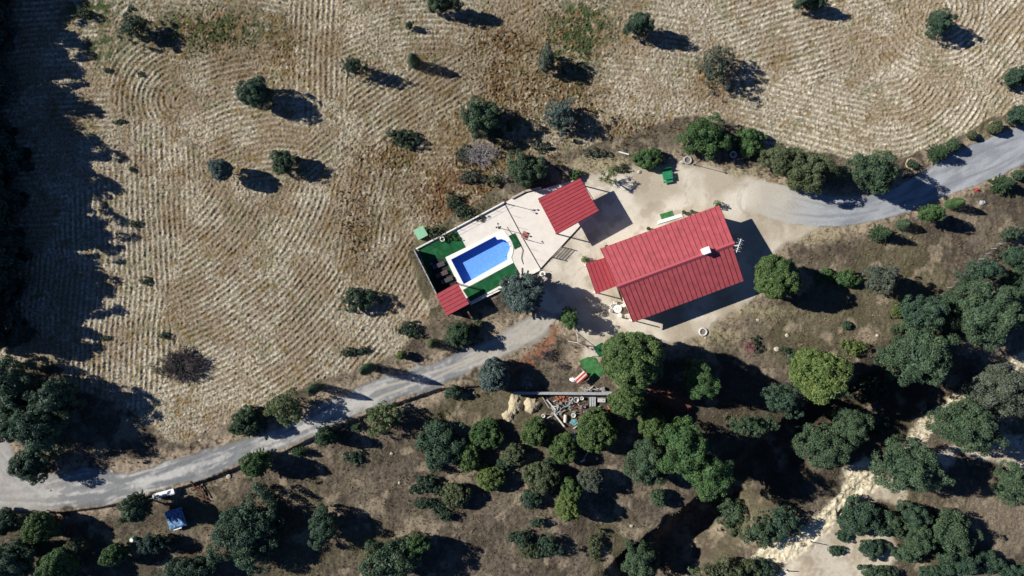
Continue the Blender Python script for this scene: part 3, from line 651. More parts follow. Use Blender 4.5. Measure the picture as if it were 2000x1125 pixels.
T('oak_tree','tree','oak','oak',940,226,40,37,112,'big leafy oak standing alone on weedy ground above the pool')
T('blue_tree','tree','loose','blue',1094,227,24,33,92,'pale blue grey tree left of the field corner, above the red carport',dens=1.8)
T('oak_tree','tree','oak','oak',1028,329,38,34,84,'round dark oak just above the red carport roof')
T('leafy_bush','bush','oak','green',1124,342,13,10,22,'small green bush touching the top corner of the carport')
T('dark_shrub','shrub','loose','shrub',700,585,36,22,70,'dark tangled shrub with rusty twigs left of the pool enclosure',FS,dens=1.6)
T('dark_shrub','shrub','loose','shrub',800,643,22,15,28,'low dark shrub below the pool pavilion corner',FS,dens=1.5)
T('dark_shrub','shrub','loose','shrub',680,688,17,7,22,'flat dark tuft of scrub at the field edge above the drive',FS,dens=1.4)
T('dark_shrub','shrub','loose','shrub',710,684,13,7,18,'flat dark scrub tuft, right one of the pair above the drive',FS,dens=1.4)
for (a, b, c, d, l) in ((212,137,12,6,'small dark weed bush beside the curved furrows'),(275,145,8,5,'tiny dark weed bush inside the curved furrows'),(235,237,14,5,'flat dark weed tuft below the curved furrows'),
    (262,437,17,8,'small pale green weed bush with dark shadow, left field'),(283,549,16,7,'dark low weed bush in a pale ring, left field'),(322,656,13,8,'dark weed bush just above the purple bramble'),(258,330,9,6,'small weed bush in the upper left field'),(205,660,14,5,'low dark weed bush at the tip of the tall trees\' shadow')):
    T('weed_bush','bush','loose','shrub',a,b,c*0.8,d,c,l,'small weed bushes in the field',dens=1.2)
bare('bramble_thicket','bush',362,712,50,40,1.7,M['twig_purple'],'large leafless purple brown bramble thicket in the lower left field',3,130,0.075)
T('dark_shrub','shrub','loose','grey',350,718,40,28,28,'ragged dark scrub growing inside the purple bramble',dens=0.6,low=True)
bare('dead_bush','bush',940,303,36,34,1.6,M['deadwood'],'bare silvery dead bush on weedy ground above the pool deck',5,70,0.045)
bare('dead_bush','bush',985,345,14,12,1.1,M['deadwood'],'small bare dead bush beside the oak above the deck',6,16,0.03)
for (a, b, c, d, e, pl, l) in ((848,452,16,12,22,'olive','low olive scrub right of the pale green pump box'),(905,412,18,12,24,'shrub','dark low scrub on rusty ground above the terrace edge'),(884,392,14,16,26,'shrub','dark scrub among rusty weeds, farther from the terrace'),
    (922,345,22,14,26,'grey','greyish scrub below the bare silvery bush'),(968,352,16,11,22,'olive','olive scrub left of the oak by the terrace'),(905,300,16,16,24,'grey','grey scrub on the left side of the bare silvery bush'),(872,462,22,8,14,'green','green weed clump along the upper terrace wall'),(925,425,24,8,14,'olive','olive weed clump higher along the upper terrace wall'),
    (1165,300,24,9,16,'grey','grey scrub patch between the blue grey tree and the yard'),(1210,330,18,9,14,'olive','olive weeds beside the yucca'),(1060,285,20,10,18,'grey','grey scrub between the big oaks above the carport')):
    T('scrub_bush','bush','loose',pl,a,b,c,d,e,l,'scrub above the pool terrace',dens=1.3)
# -- round the yard
T('green_tree','tree','oak','green',1378,267,45,38,96,'large bright green tree on the upper edge of the yard')
T('green_tree','tree','oak','green',1465,276,31,27,58,'smaller bright green tree right of the large one above the yard')
T('leafy_bush','bush','round','green',1267,310,28,20,48,'rounded mid green bush above the green garden bench')
T('pale_tree','tree','oak','olive',1532,313,36,32,100,'pale olive tree, left half of the pair above the paved road')
T('pale_tree','tree','oak','olive',1583,335,45,41,115,'pale olive tree, larger right half of the pair above the paved road')
T('oak_tree','tree','oak','oak',1706,334,45,37,140,'round dark green tree casting shadow across the paved road')
T('young_conifer','tree','star','cyp',1830,300,22,19,52,'star shaped young conifer above the paved road',RD)
T('young_conifer','tree','round','oak',1861,284,12,12,36,'small round bush tree above the road, right of the star shaped conifer',RD)
T('young_conifer','tree','round','olive',1898,263,9,8,24,'smallest round yellowish bush above the paved road',RD)
T('young_conifer','tree','round','olive',1944,248,12,12,33,'round olive bush above the paved road near the right edge',RD)
T('young_conifer','tree','oak','darkoak',1987,226,20,17,45,'dark green bush above the road at the right edge',RD)
T('young_conifer','tree','loose','shrub',1783,322,11,8,26,'low scrubby bush between the round oak and star shaped conifer',RD)
T('young_conifer','tree','star','cyp',1955,360,24,19,55,'star shaped conifer below the paved road near the right edge',RD)
T('young_conifer','tree','round','oak',1990,341,13,9,26,'low green bush below the road at the right edge',RD)
T('young_conifer','tree','spiky','green',1823,416,22,18,90,'bright green star shaped conifer just below the road',RD)
T('cypress_tree','tree','column','green',1868,396,11,10,62,'slim green cypress below the road with long thin shadow',RD)
T('young_conifer','tree','column','oak',1767,438,12,11,44,'small green conifer in a pale ring below the road',RD)
T('young_conifer','tree','star','cyp',1718,456,20,16,68,'ragged dark conifer at the left end of the row below the road',RD)
T('green_tree','tree','round','pine',1519,542,40,41,150,'rounded yellowish green tree at the right corner of the red house')
T('leafy_bush','bush','oak','green',1613,538,18,12,28,'green bush in shade right of the rounded tree by the house')
T('leafy_bush','bush','oak','green',1655,545,24,15,40,'larger bright bush in shade left of the grey green tree')
T('grey_tree','tree','oak','grey',1721,543,29,25,118,'grey green tree on the brown slope right of the house')
T('dark_shrub','shrub','round','shrub',1654,635,8,9,16,'tiny round dark shrub alone on the brown slope')
T('dark_shrub','shrub','loose','shrub',1535,684,12,7,18,'little dark shrub among stones left of the yellow green tree')
bare('dead_bush','bush',1460,676,17,21,1.2,M['twig_pink'],'pinkish bare bush below the red house',8,26,0.03)
T('dark_shrub','shrub','loose','shrub',1475,672,12,14,16,'small green shrub growing through the pinkish bare bush',dens=1.2)
T('blue_tree','tree','spiky','blue',1020,570,42,44,150,'blue grey cedar at the pool enclosure\'s lower corner',dens=1.1)
T('young_conifer','tree','spiky','green',1113,622,17,21,88,'green conifer standing in the blue cedar\'s shadow')
T('big_pine','tree','round','pine',1236,705,54,58,262,'tallest light green rounded tree directly below the red house',WD,zr=6.6)
T('pine_tree','tree','round','pine',1226,785,36,28,150,'light green tree tucked under the tallest tree beside the scrap heap',WD)
T('pine_tree','tree','oak','green',1366,743,25,37,185,'narrow green tree standing inside the tallest tree\'s shadow',WD)
T('yellow_tree','tree','round','yellow',1604,733,49,50,225,'yellow green rounded tree on the slope right of centre',WD)
T('yellow_bush','bush','loose','yellow',1668,678,20,15,30,'yellowish bush at the lip of the slope above the dark oaks',WD,dens=1.4)
T('yellow_bush','bush','loose','yellow',1753,607,13,14,20,'small yellow olive bush at the corner of the fence ditch',WD,dens=1.4)
# -- right mass
for (a, b, c, d, e, st, pl, l) in (
 (1920,612,72,62,150,'oak','oak','broadest dark green oak near the right edge of the photo'),
 (1800,612,42,38,120,'oak','darkoak','dark oak left of the broadest oak on the right'),
 (1790,692,62,62,140,'oak','oak','large grey green oak below the fence ditch corner'),
 (1918,528,36,22,80,'loose','darkoak','ragged dark oak along the fence ditch'),
 (1985,502,26,20,60,'oak','darkoak','dark oak on the right edge above the broad oak'),
 (1990,560,25,33,60,'oak','oak','green oak cut by the right edge beside the broad oak'),
 (1978,455,20,14,40,'loose','shrub','small dark oak at the top of the fence ditch'),
 (1530,780,38,30,90,'loose','darkoak','loose dark oak below the yellow green tree'),
 (1470,832,42,20,60,'loose','oak','low feathery oak scrub beside the reddish bank'),
 (1612,872,52,46,110,'oak','oak','oak in the wood left of the cream bank'),
 (1665,832,40,34,100,'oak','oak','oak upper right of the oak by the cream bank'),
 (1704,822,26,26,40,'oak','darkoak','dark oak in the middle of the wood above the cream bank'),
 (1774,912,62,52,155,'oak','oak','large dark oak at the bend of the sandy track'),
 (1886,832,58,50,130,'oak','oak','oak beside the small cream bank on the right'),
 (1957,762,60,56,130,'oak','grey','grey green oak at the right edge below the broadest oak'),
 (1983,945,38,38,70,'oak','oak','oak cut by the right edge beside pale dry grass'),
 (1266,903,38,48,120,'oak','oak','dark grey green oak left of the bright twin lobed tree'),
 (1338,880,48,55,200,'oak','green','tall bright green tree, left lobe of the pair at lower middle'),
 (1384,932,36,42,190,'oak','green','bright green tree, right lobe of the pair at lower middle'),
 (1275,829,27,27,85,'round','pine','rounded green tree right of the grove above the dark oak'),
 (1428,1000,36,34,70,'loose','oak','grey green oak thicket below the bright pair'),
 (1478,1030,36,28,60,'loose','oak','loose oak thicket at the left end of the cream bank'),
 (1530,1020,34,30,60,'loose','darkoak','thin dark oak at the foot of the cream bank'),
 (1250,1092,36,38,110,'oak','oak','oak on the bottom edge of the photo left of the shaded gully'),
 (1410,1100,56,26,60,'loose','olive','faded olive thicket on the bottom edge below the cream bank'),
 (1490,1112,30,20,40,'loose','darkoak','dark scrubby oak on the bottom edge beside the sandy track'),
 (1560,700,20,14,40,'loose','shrub','small scrub oak touching the yellow green tree\'s left side'),
 (1700,760,34,26,50,'loose','darkoak','shaded dark oak deep in the wood between the two large crowns')):
    T('oak_tree' if pl not in ('pine','green') else 'green_tree','tree',st,pl,a,b,c*(0.93 if a > 1400 else 1),d*(0.93 if a > 1400 else 1),e*(1.15 if a < 1400 else 1.5 if a < 1700 and b < 960 else 1.15),l,WD,dens=1.5 if st == 'loose' else 1)
# -- lower right scrub
for (a, b, c, d, e, l) in (
 (1688,1012,46,38,62,'large scrub oak in the fork of the sandy track'),(1741,1026,20,24,45,'rounded scrub oak right of the large one in the fork'),
 (1786,1006,30,24,60,'scrub oak below the large oak at the track bend'),(1795,1054,34,32,70,'central scrub oak of the lower right clump'),
 (1861,1046,42,46,80,'biggest scrub oak of the lower right clump'),(1706,1072,28,19,45,'low scrub oak on bare sand'),
 (1771,1082,26,18,50,'dark low scrub oak below the central one'),(1632,1076,14,10,20,'tiny scrub bush in the fork of the sandy track'),
 (1878,1102,32,22,60,'yellowish scrub oak on the lower right edge of the clump'),(1715,1118,34,14,40,'scrub oak on the bottom edge below the bare sand'),
 (1930,1098,30,22,40,'dark scrub oak right of the clump'),(1980,1116,34,16,40,'scrub oak in the bottom right corner'),(1648,1048,14,12,20,'small scrub bush on the track side of the fork oak'),(1830,1118,30,14,40,'scrub oak on the bottom edge below the clump')):
    T('scrub_oak','tree','oak','oak' if (a+b) % 2 else 'darkoak',a,b,c,d,e,l,RB)
# -- grove below the scrap heap
for (a, b, c, d, e, pl, l) in (
 (1165,842,39,40,95,'pine','largest rounded tree touching the scrap heap'),(1045,845,26,28,65,'pine','rounded green tree below the sand mounds'),
 (1100,876,26,30,70,'pine','rounded tree left below the largest one by the scrap heap'),(1004,888,22,21,55,'olive','small olive rounded tree between the two green ones'),
 (1058,933,35,31,80,'olive','wide grey olive tree in the centre of the grove'),(1155,938,27,22,75,'grey','grey tinged rounded tree with shadow on brown grass'),
 (1115,960,22,26,80,'pine','upper green half of the tall yellowing tree in the grove'),(1110,990,24,26,105,'yellow','yellowest tree of the grove'),
 (1037,975,18,17,48,'darkoak','small dark tree left of the yellowest tree'),(915,892,24,27,60,'pine','bright green egg shaped tree on the left of the grove'),
 (959,935,28,22,60,'yellow','yellow green tree left of the grove centre'),(890,968,28,25,60,'olive','olive grey tree at the lower left of the grove'),
 (862,865,47,50,80,'darkoak','large dark oak at the upper left of the grove'),(950,848,32,28,60,'green','green tree between the dark oak and the sand mounds'),
 (941,912,12,10,30,'yellow','tiny yellow green tree squeezed between its neighbours'),(985,905,14,12,35,'darkoak','small shaded dark tree under the grove'),
 (1075,905,12,10,30,'darkoak','small shaded dark tree below the rounded pair'),(1286,972,15,17,50,'oak','lone small oak beside the faint track')):
    T('grove_tree','tree','round' if pl != 'darkoak' else 'oak',pl,a,b,c,d,e,l,GR)
for (a, b, c, d, e, l) in ((832,942,20,13,34,'dark bush, top one of the loose cluster left of the grove'),(812,956,13,9,20,'small dark bush at the left end of the cluster'),(850,955,14,10,24,'dark bush in the middle of the cluster'),
 (836,982,18,11,26,'dark bush in the lower row of the cluster'),(860,992,14,10,20,'dark bush right end of the lower row'),(818,985,9,7,14,'smallest dark bush of the lower row'),(868,1008,14,8,36,'dark bush with shadow below the cluster'),
 (690,894,17,15,22,'round very dark bush alone on brown grass'),(1072,1066,20,20,55,'dark bush beside its smaller pair near the bottom middle'),(1018,1052,23,14,45,'low dark bush left of its pair near the bottom middle'),(1048,1020,14,9,34,'little dark bush above the pair near the bottom middle'),
 (1035,1075,18,16,30,'olive low bush below the pair near the bottom middle'),(1165,1065,14,26,30,'faded olive bush beside the faint track')):
    T('dark_bush','bush','loose','darkoak' if a != 1035 and a != 1165 else 'olive',a,b,c,d,e,l,'low dark bushes on the brown slope',dens=1.7)
# -- along the gravel drive
T('young_conifer','tree','spiky','cyp',481,826,34,30,90,'large dark star shaped conifer left on the gravel drive',RD,dens=1.3)
T('feathery_tree','tree','loose','feather',556,795,31,27,130,'feathery pale green tree on the upper verge of the drive',RD,dens=1.4)
T('cypress_tree','tree','column','cyp',612,760,11,9,112,'slim cypress above the drive throwing a long shadow over gravel',RD)
T('cypress_tree','tree','column','cyp',715,722,11,10,150,'tallest slim cypress with the longest shadow across the drive',RD)
T('young_conifer','tree','round','yellow',784,694,9,8,46,'tiny yellowish conifer in an earth ring above the drive',RD,h=2.2)
T('cypress_tree','tree','column','olive',844,671,12,10,70,'short olive cypress in an earth ring above the drive',RD)
T('young_conifer','tree','spiky','cyp',897,655,27,27,84,'wide star shaped conifer below the pool pavilion',RD)
T('young_conifer','tree','round','olive',934,633,10,8,30,'small olive bush right of the wide conifer below the pavilion',RD)
T('dark_bush','bush','oak','darkoak',885,766,17,11,45,'dark bush on the lower verge left of the blue green tree',RD)
T('blue_tree','tree','round','blue',965,733,28,33,105,'rounded blue green tree between the drive and the concrete wall')
bare('dead_bush','bush',1028,744,15,20,1.2,M['deadwood'],'bare white dead bush in the blue green tree\'s shadow',9,26,0.03)
bare('dead_bush','bush',1068,692,16,15,1.2,M['twig_purple'],'dark leafless bush on the reddish bank left of the green turf',10,34,0.04)
bare('dead_bush','bush',1098,715,15,11,1.0,M['twig_purple'],'smaller dark leafless bush nearer the striped garden swing',12,24,0.035)
T('feathery_tree','tree','loose','feather',748,816,33,30,98,'feathery olive tree on the lower verge of the drive',RD,dens=1.4)
T('young_conifer','tree','spiky','cyp',636,854,24,18,100,'green conifer with long ragged shadow below the drive',RD)
T('young_conifer','tree','star','cyp',695,835,10,8,70,'thin little conifer between the feathery tree and its neighbour',RD)
T('young_conifer','tree','star','cyp',584,882,18,11,48,'flat spreading little conifer right of the spiky green one',RD)
T('young_conifer','tree','spiky','green',500,906,27,29,122,'spiky bright green conifer below the drive',RD,dens=1.2)
T('feathery_tree','tree','spiky','oak',261,995,29,28,165,'dark glossy spiky tree beside the long white box',RD,dens=1.3)
# -- lower left corner
for (a, b, c, d, e, st, pl, l) in (
 (76,1031,27,28,100,'round','pine','bright green ball shaped tree in the lower left'),(112,1106,36,30,110,'round','green','green rounded tree cut by the bottom edge, lower left'),
 (148,1066,20,15,60,'round','olive','small olive tree between the ball shaped tree and its neighbour'),(222,1084,23,19,80,'round','green','mid green rounded tree left of the teal barrel'),
 (485,1040,66,74,155,'oak','darkoak','very large dark oak near the bottom left'),(629,1030,25,39,115,'oak','darkoak','narrow dark oak right of the very large one'),
 (762,1096,54,42,165,'oak','oak','big olive dark oak on the bottom edge left of the middle'),(817,1064,20,16,110,'oak','green','small green tree on the big bottom oak\'s shoulder'),
 (368,1114,52,22,90,'oak','darkoak','dark oak on the bottom edge below the blue tarp'),(30,762,52,54,200,'oak','darkoak','dark oak at the left edge above the drive'),
 (78,832,50,46,225,'oak','darkoak','dark oak in the middle of the left edge clump'),(62,904,34,34,150,'oak','darkoak','dark oak at the lower tip of the left edge clump'),
 (110,775,36,34,200,'oak','darkoak','shaded oak on the right of the left edge clump'),(20,830,34,34,170,'oak','darkoak','oak filling the left edge below the topmost one'),
 (25,1098,40,38,120,'oak','darkoak','shaded dark oak in the bottom left corner'),(300,1062,30,18,60,'oak','deep','low shaded oak right of the teal barrel'),
 (8,1020,30,26,90,'oak','darkoak','dark oak cut by the left edge below the drive'),(45,1075,26,20,70,'oak','darkoak','dark oak between the ball shaped tree and the corner')):
    T('oak_tree' if pl not in ('pine','olive','green') else 'green_tree','tree',st,pl,a,b,c,d,e*(1.45 if b > 990 and a < 400 else 1),l,LB)
# -- tall row just outside the left edge, its shadow falls into the picture
for i, (bx, by, h, r) in enumerate(((-8,35,8.6,42),(-20,100,10.0,42),(-2,170,12.2,52),(-30,235,12.6,48),(0,300,12.8,60),(-25,350,13.4,52),(0,415,13.0,58),(-20,470,12.6,52),(2,535,11.8,60),(-14,590,11.6,60),(0,632,10.2,56),(-60,60,12,44),(-70,190,14,46),(-70,320,14,46),(-70,440,13,46),(-60,560,12.5,46),(-10,-30,9.5,46))):
    fct = 1-(h*0.3)/H
    T('tall_tree','tree','cone' if i % 5 == 2 else 'oak','deep',(bx-1000)/fct+1000,(by-562.5)/fct+562.5,r,r,0,'tall dark tree of the dense row along the left edge of the field','tall trees along the left edge',h=h*(0.82,0.85,0.95,0.87,0.76)[i % 5],leafm=1.5,dens=2.8 if i % 5 == 2 else 1.5,zr=h*0.46)

# ------------------------------------------------------------------ pool terrace
def XY(p, z=0): v = W(p[0], p[1], z); return (v.x, v.y)
P_deck = [(815.5,488),(893,446),(985,397),(1005,384),(1056,370),(1133,349),(1171,411),(1134,441),(1055,525),(1000,552),(918,592),(873,617)]
P_pool = [(881,507),(967,462),(971.5,468.5),(979,467),(987,469.5),(993,475),(995.5,482),(995,489),(991,496),(990.5,499),(991,507),(906,555)]
hole = [XY(p) for p in P_coping]
MB().ring([XY(p) for p in P_deck], hole, -0.25, 0.10).build('pool_deck', M['deck'])
tag(bpy.data.objects['pool_deck'], kind='structure')
pool = empty('swimming_pool', W(938,508,0), 'rectangular blue swimming pool with rounded right end and white coping', 'swimming pool')
def rel(mb, name, m, root, smooth=False):
    o = mb.build(name, m, None, smooth); o.parent = root; o.matrix_parent_inverse = Matrix.Translation(-root.location) if root.rotation_euler.z == 0 else root.matrix_basis.inverted(); return o
inner = [XY(p) for p in P_pool]
rel(MB().ring(hole, inner, -0.1, 0.16), 'coping', M['coping'], pool)
def basin():
    b = MB(); n = len(inner); ar = sum(inner[i][0]*inner[(i+1) % n][1]-inner[(i+1) % n][0]*inner[i][1] for i in range(n)); q = inner if ar > 0 else inner[::-1]
    b.add([(p[0], p[1], -1.02) for p in q]+[(p[0], p[1], 0.12) for p in q], [(i, n+i, n+(i+1) % n, (i+1) % n) for i in range(n)])
    t = tessellate_polygon([[Vector((p[0], p[1], 0)) for p in q]]); b.add([(p[0], p[1], -1.02) for p in q], [tuple(x) for x in t]); return b
rel(basin(), 'basin', M['pool'], pool)
b = MB(); b.add([(p[0], p[1], 0.0) for p in inner], [tuple(x) for x in tessellate_polygon([[Vector((p[0], p[1], 0)) for p in inner]])]); rel(b, 'water', M['water'], pool)
b = MB()
for i, rr in enumerate((1.0, 0.68)): b.lathe(W(987.5,488,0)+Vector((0,0,-0.72+0.27*i)), [(rr, -0.28), (rr, 0)], 24)
rel(b, 'steps', M['pool'], pool)
b = MB()
for s in (-1, 1):
    c = W(997.5+s*2, 476+s*3.4, 0); b.tube([c+Vector((-0.35,-0.1,-0.6)), c+Vector((-0.35,-0.1,0.7)), c+Vector((-0.15,0,0.95)), c+Vector((0.1,0.05,0.9)), c+Vector((0.15,0.05,0.15))], 0.03, 6)
rel(b, 'ladder', M['steel'], pool)
def sheet(name, pts, z0, z1, m, label, cat, group=None):
    o = MB().prism([XY(p) for p in pts], z0, z1).build(name, m); return tag(o, label, cat, group)
sheet('turf_mat', [(817,488),(892,450),(910,483),(869.5,502.5),(893.5,553),(853,575)], 0.05, 0.125, M['turf'], 'artificial turf at the left end of the pool under the loungers', 'artificial turf', 'artificial turf around the pool')
sheet('turf_mat', [(904.3,567),(1003.2,513.6),(1016,536),(919,589)], 0.05, 0.125, M['turf'], 'long strip of artificial turf below the pool', 'artificial turf', 'artificial turf around the pool')
sheet('turf_mat', [(993.5,460.8),(1006,455),(1019,480),(1005,488),(1004,482),(1001,472.7)], 0.05, 0.125, M['turf'], 'small artificial turf patch at the rounded end of the pool', 'artificial turf', 'artificial turf around the pool')
sheet('shade_mat', [(838,511),(852,504),(866,506),(892.5,552.5),(855,573)], 0.1, 0.14, M['loungeshade'], 'black sheet standing in for shade under the sun loungers', 'mat')  # flat black sheet added as painted shade round the loungers
# low rim along the upper-left edge
def wallrun(b, pts, h, t, z0=0.0):
    for p, q in zip(pts[:-1], pts[1:]):
        A = W(*p, 0); B = W(*q, 0); d = B-A; b.box((A+B)/2+Vector((0,0,z0+h/2)), (d.length+t*0.4, t, h), math.atan2(d.y, d.x))
    return b
tag(wallrun(MB(), [(814,486),(893,444.5),(984,396)], 0.42, 0.22).build('rim_wall', M['coping']), 'low white wall along the upper side of the pool terrace', 'wall')
tag(wallrun(MB(), [(1000,387),(1025,374),(1056,367)], 0.38, 0.30).build('rim_wall', M['stone']), 'cream rendered wall above the terrace beside the carport', 'wall')
tag(wallrun(MB(), [(920,594),(1000,555),(1054,527)], 0.35, 0.20).build('rim_wall', M['coping']), 'low pale wall along the lower side of the pool terrace', 'wall')
# dark windscreen on the left end
fen = empty('screen_fence', W(828,530,0), 'tall dark screen fence along the left end of the pool terrace', 'fence')
A = W(812,489,0); B = W(857,578,0); d = (B-A); L = d.length; az = math.atan2(d.y, d.x)
rel(MB().box((A+B)/2+Vector((0,0,1.05)), (L, 0.07, 2.0), az), 'screen', M['darkscreen'], fen)
for k in range(7):
    p = A+d*(k/6); rel(MB().box(p+Vector((-0.08,0,1.1)), (0.1,0.1,2.2), az), 'post', M['grey'], fen)
rel(MB().box((A+B)/2+Vector((0,0,2.09)), (L, 0.16, 0.06), az), 'top_rail', M['grey'], fen)
# wire fences
def wire_fence(name, pts, h, n, label, m=M['black'], rails=(0.15, 0.55, 0.95), thick=0.035, group='fences of the pool terrace', z=0.1, rail=0.05):
    A = W(*pts[0], 0); rt = empty(name, A, label, 'fence', group)
    for p, q in zip(pts[:-1], pts[1:]):
        A = W(*p, 0); B = W(*q, 0)
        for k in range(n+1):
            c = A.lerp(B, k/n); rel(MB().tube([c+Vector((0,0,-0.2)), c+Vector((0,0,h+z))], thick, 6), 'post', m, rt)
        b = MB()
        for r_ in rails: b.tube([A+Vector((0,0,z+h*r_)), B+Vector((0,0,z+h*r_))], rail if (r_ > 0.9 or r_ <= 0) else 0.012, 6)
        rel(b, 'rails', m, rt)
    return rt
wire_fence('terrace_fence', [(986,398),(1022,466),(1056,525)], 1.1, 3, 'low thick dark fence rail crossing the terrace right of the pool', rails=(-0.06,), rail=0.11, thick=0.02)
wire_fence('terrace_fence', [(1056,525),(1076,503)], 1.1, 1, 'short fence run from the terrace corner to the open gate', rails=(0.0,), rail=0.07, thick=0.02)
wire_fence('terrace_fence', [(1097,481),(1134,441)], 1.1, 2, 'fence run from the gate towards the carport', rails=(0.0,), rail=0.07, thick=0.02)
wire_fence('terrace_fence', [(893,446.5),(985,397.5)], 1.1, 4, 'thin wire fence on the wall above the pool', thick=0.022, rail=0.014, m=M['steel'])
wire_fence('terrace_fence', [(920,592),(1000,553)], 1.0, 4, 'thin wire fence on the lower terrace wall', thick=0.022, rail=0.03, m=M['steel'])
wire_fence('terrace_fence', [(818,485),(893,446.5)], 1.1, 5, 'thin wire fence above the turf at the pool\'s left', thick=0.022, rail=0.02, m=M['dirtywhite'])
gt = empty('metal_gate', W(1086,492,0), 'black barred gate between the pool terrace and the yard', 'gate')
A = W(1077,502,0); B = W(1096,482,0)
for c in (A, B): rel(MB().box(c+Vector((0,0,0.85)), (0.11,0.11,1.7)), 'post', M['black'], gt)
b = MB()
for k in range(1, 10):
    c = A.lerp(B, k/10); b.tube([c+Vector((0,0,0.12)), c+Vector((0,0,1.5))], 0.035, 5)
for z in (0.2, 0.5, 0.8, 1.1, 1.45): b.tube([A+Vector((0,0,z)), B+Vector((0,0,z))], 0.04, 5)
rel(b, 'bars', M['black'], gt)
# lamps
def lamp(px, py, h, label, heads=3, r=0.34, z=0.1, seed=0, lean=None):
    c = G(px, py) if z is None else W(px, py, z)
    t = empty('lamp_post', c, label, 'lamp post', 'lamp posts')
    MB().tube([(0,0,0),(0,0,0.25),(0,0,h)], [0.10,0.05,0.04], 8).build('post', M['black'], t)
    MB().lathe((0,0,0), [(0.16,0),(0.16,0.06),(0.09,0.14)], 10).build('base', M['black'], t)
    for k in range(heads):
        a = 6.283*k/max(1, heads)+0.6+seed; e = Vector((math.cos(a)*r, math.sin(a)*r, h+0.05))
        if heads == 1: e = Vector((0,0,h+0.05))
        else: MB().tube([(0,0,h-0.25), (e.x*0.6, e.y*0.6, h-0.3), (e.x, e.y, h)], 0.02, 6).build('arm', M['black'], t)
        g = MB().lathe(e, [(0.05,-0.02),(0.12,0.04),(0.14,0.12),(0.10,0.2),(0.03,0.25)], 10); g.build('lantern', M['black'], t)
    return t
lamp(987,397,3.1,'black three headed lamp post on the upper edge of the terrace')
lamp(974,445,3.0,'black three headed lamp post at the top of the pool',seed=1.1)
lamp(1356,322,3.2,'lamp post on the upper edge of the yard near the white rings',heads=1,z=None)
lamp(893,553,2.6,'thin lamp pole standing at the pool corner by the pavilion',heads=1)
# shower
t = empty('outdoor_shower', W(1025,459,0.1), 'outdoor shower with reddish square tray beside the terrace fence', 'shower')
MB().prism([(-0.62,-0.35),(0.3,-0.75),(0.72,0.28),(-0.2,0.68)], 0, 0.05).build('tray', M['pink'], t)
MB().tube([(0.1,-0.7,0),(0.1,-0.7,1.7),(0.05,-0.55,1.95),(0.0,-0.35,1.9)], 0.04, 7).build('pipe', M['black'], t)
MB().lathe((0,-0.33,1.82), [(0.13,0),(0.04,0.08)], 10).build('shower_head', M['black'], t)
# loungers
def lounger(px, py, label, m):
    t = empty('sun_lounger', W(px, py, 0.145), label, 'sun lounger', 'sun loungers by the pool', math.radians(24))
    b = MB(); b.box((0,0.3,0.28),(1.75,0.05,0.07)); b.box((0,-0.3,0.28),(1.75,0.05,0.07)); b.box((-.86,0,.28),(.05,.6,.07)); b.box((.86,0,.28),(.05,.6,.07)); b.build('frame', m, t)
    s = MB()
    for k in range(9): s.box((-0.35+k*0.14,0,0.33),(0.09,0.62,0.025))
    s.build('seat', m, t)
    s = MB(); R = Matrix.Rotation(math.radians(28), 3, 'Y')
    for k in range(5): s.box((-0.46-k*0.12,0,0.36+k*0.065),(0.08,0.62,0.025), rot=R)
    s.build('backrest', m, t)
    for x in (-0.7,0.7):
        for y in (-0.27,0.27): MB().box((x,y,0.12),(0.06,0.06,0.25)).build('leg', m, t)
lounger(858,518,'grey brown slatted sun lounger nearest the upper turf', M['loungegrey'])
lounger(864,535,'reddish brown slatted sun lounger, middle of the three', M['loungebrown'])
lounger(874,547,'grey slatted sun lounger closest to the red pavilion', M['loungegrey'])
# lifebuoy
t = empty('lifebuoy', W(864,467,0.7), 'white ring lifebuoy on the upper turf fence', 'lifebuoy')
MB().torus((0,0,0), 0.32, 0.075, 22, 8).build('ring', M['white'], t)
b = MB()
for k in range(4): a = k*math.pi/2+0.4; b.box((0.32*math.cos(a),0.32*math.sin(a),0),(0.19,0.09,0.17), a)
b.build('band', M['red'], t)
t = empty('bucket', W(843.5,515,0.13), 'small teal bucket in the screen fence\'s shadow', 'bucket')
MB().lathe((0,0,0), [(0.17,0),(0.23,0.36),(0.24,0.38),(0.21,0.38),(0.15,0.05)], 14).build('body', M['teal'], t)
MB().tube([(-0.23,0,0.38),(-0.12,0,0.55),(0.12,0,0.55),(0.23,0,0.38)], 0.012, 5).build('handle', M['steel'], t)
# garden hose
pts = [W(990,443,0.13),W(996,452,0.13),W(1003,462,0.19),W(1014,474,0.19),W(1021,488,0.19),W(1018,504,0.19),W(1022,516,0.13)]
tag(MB().tube(pts, 0.035, 6).build('garden_hose', M['black']), 'thin dark hose curling round the rounded end of the pool', 'hose')

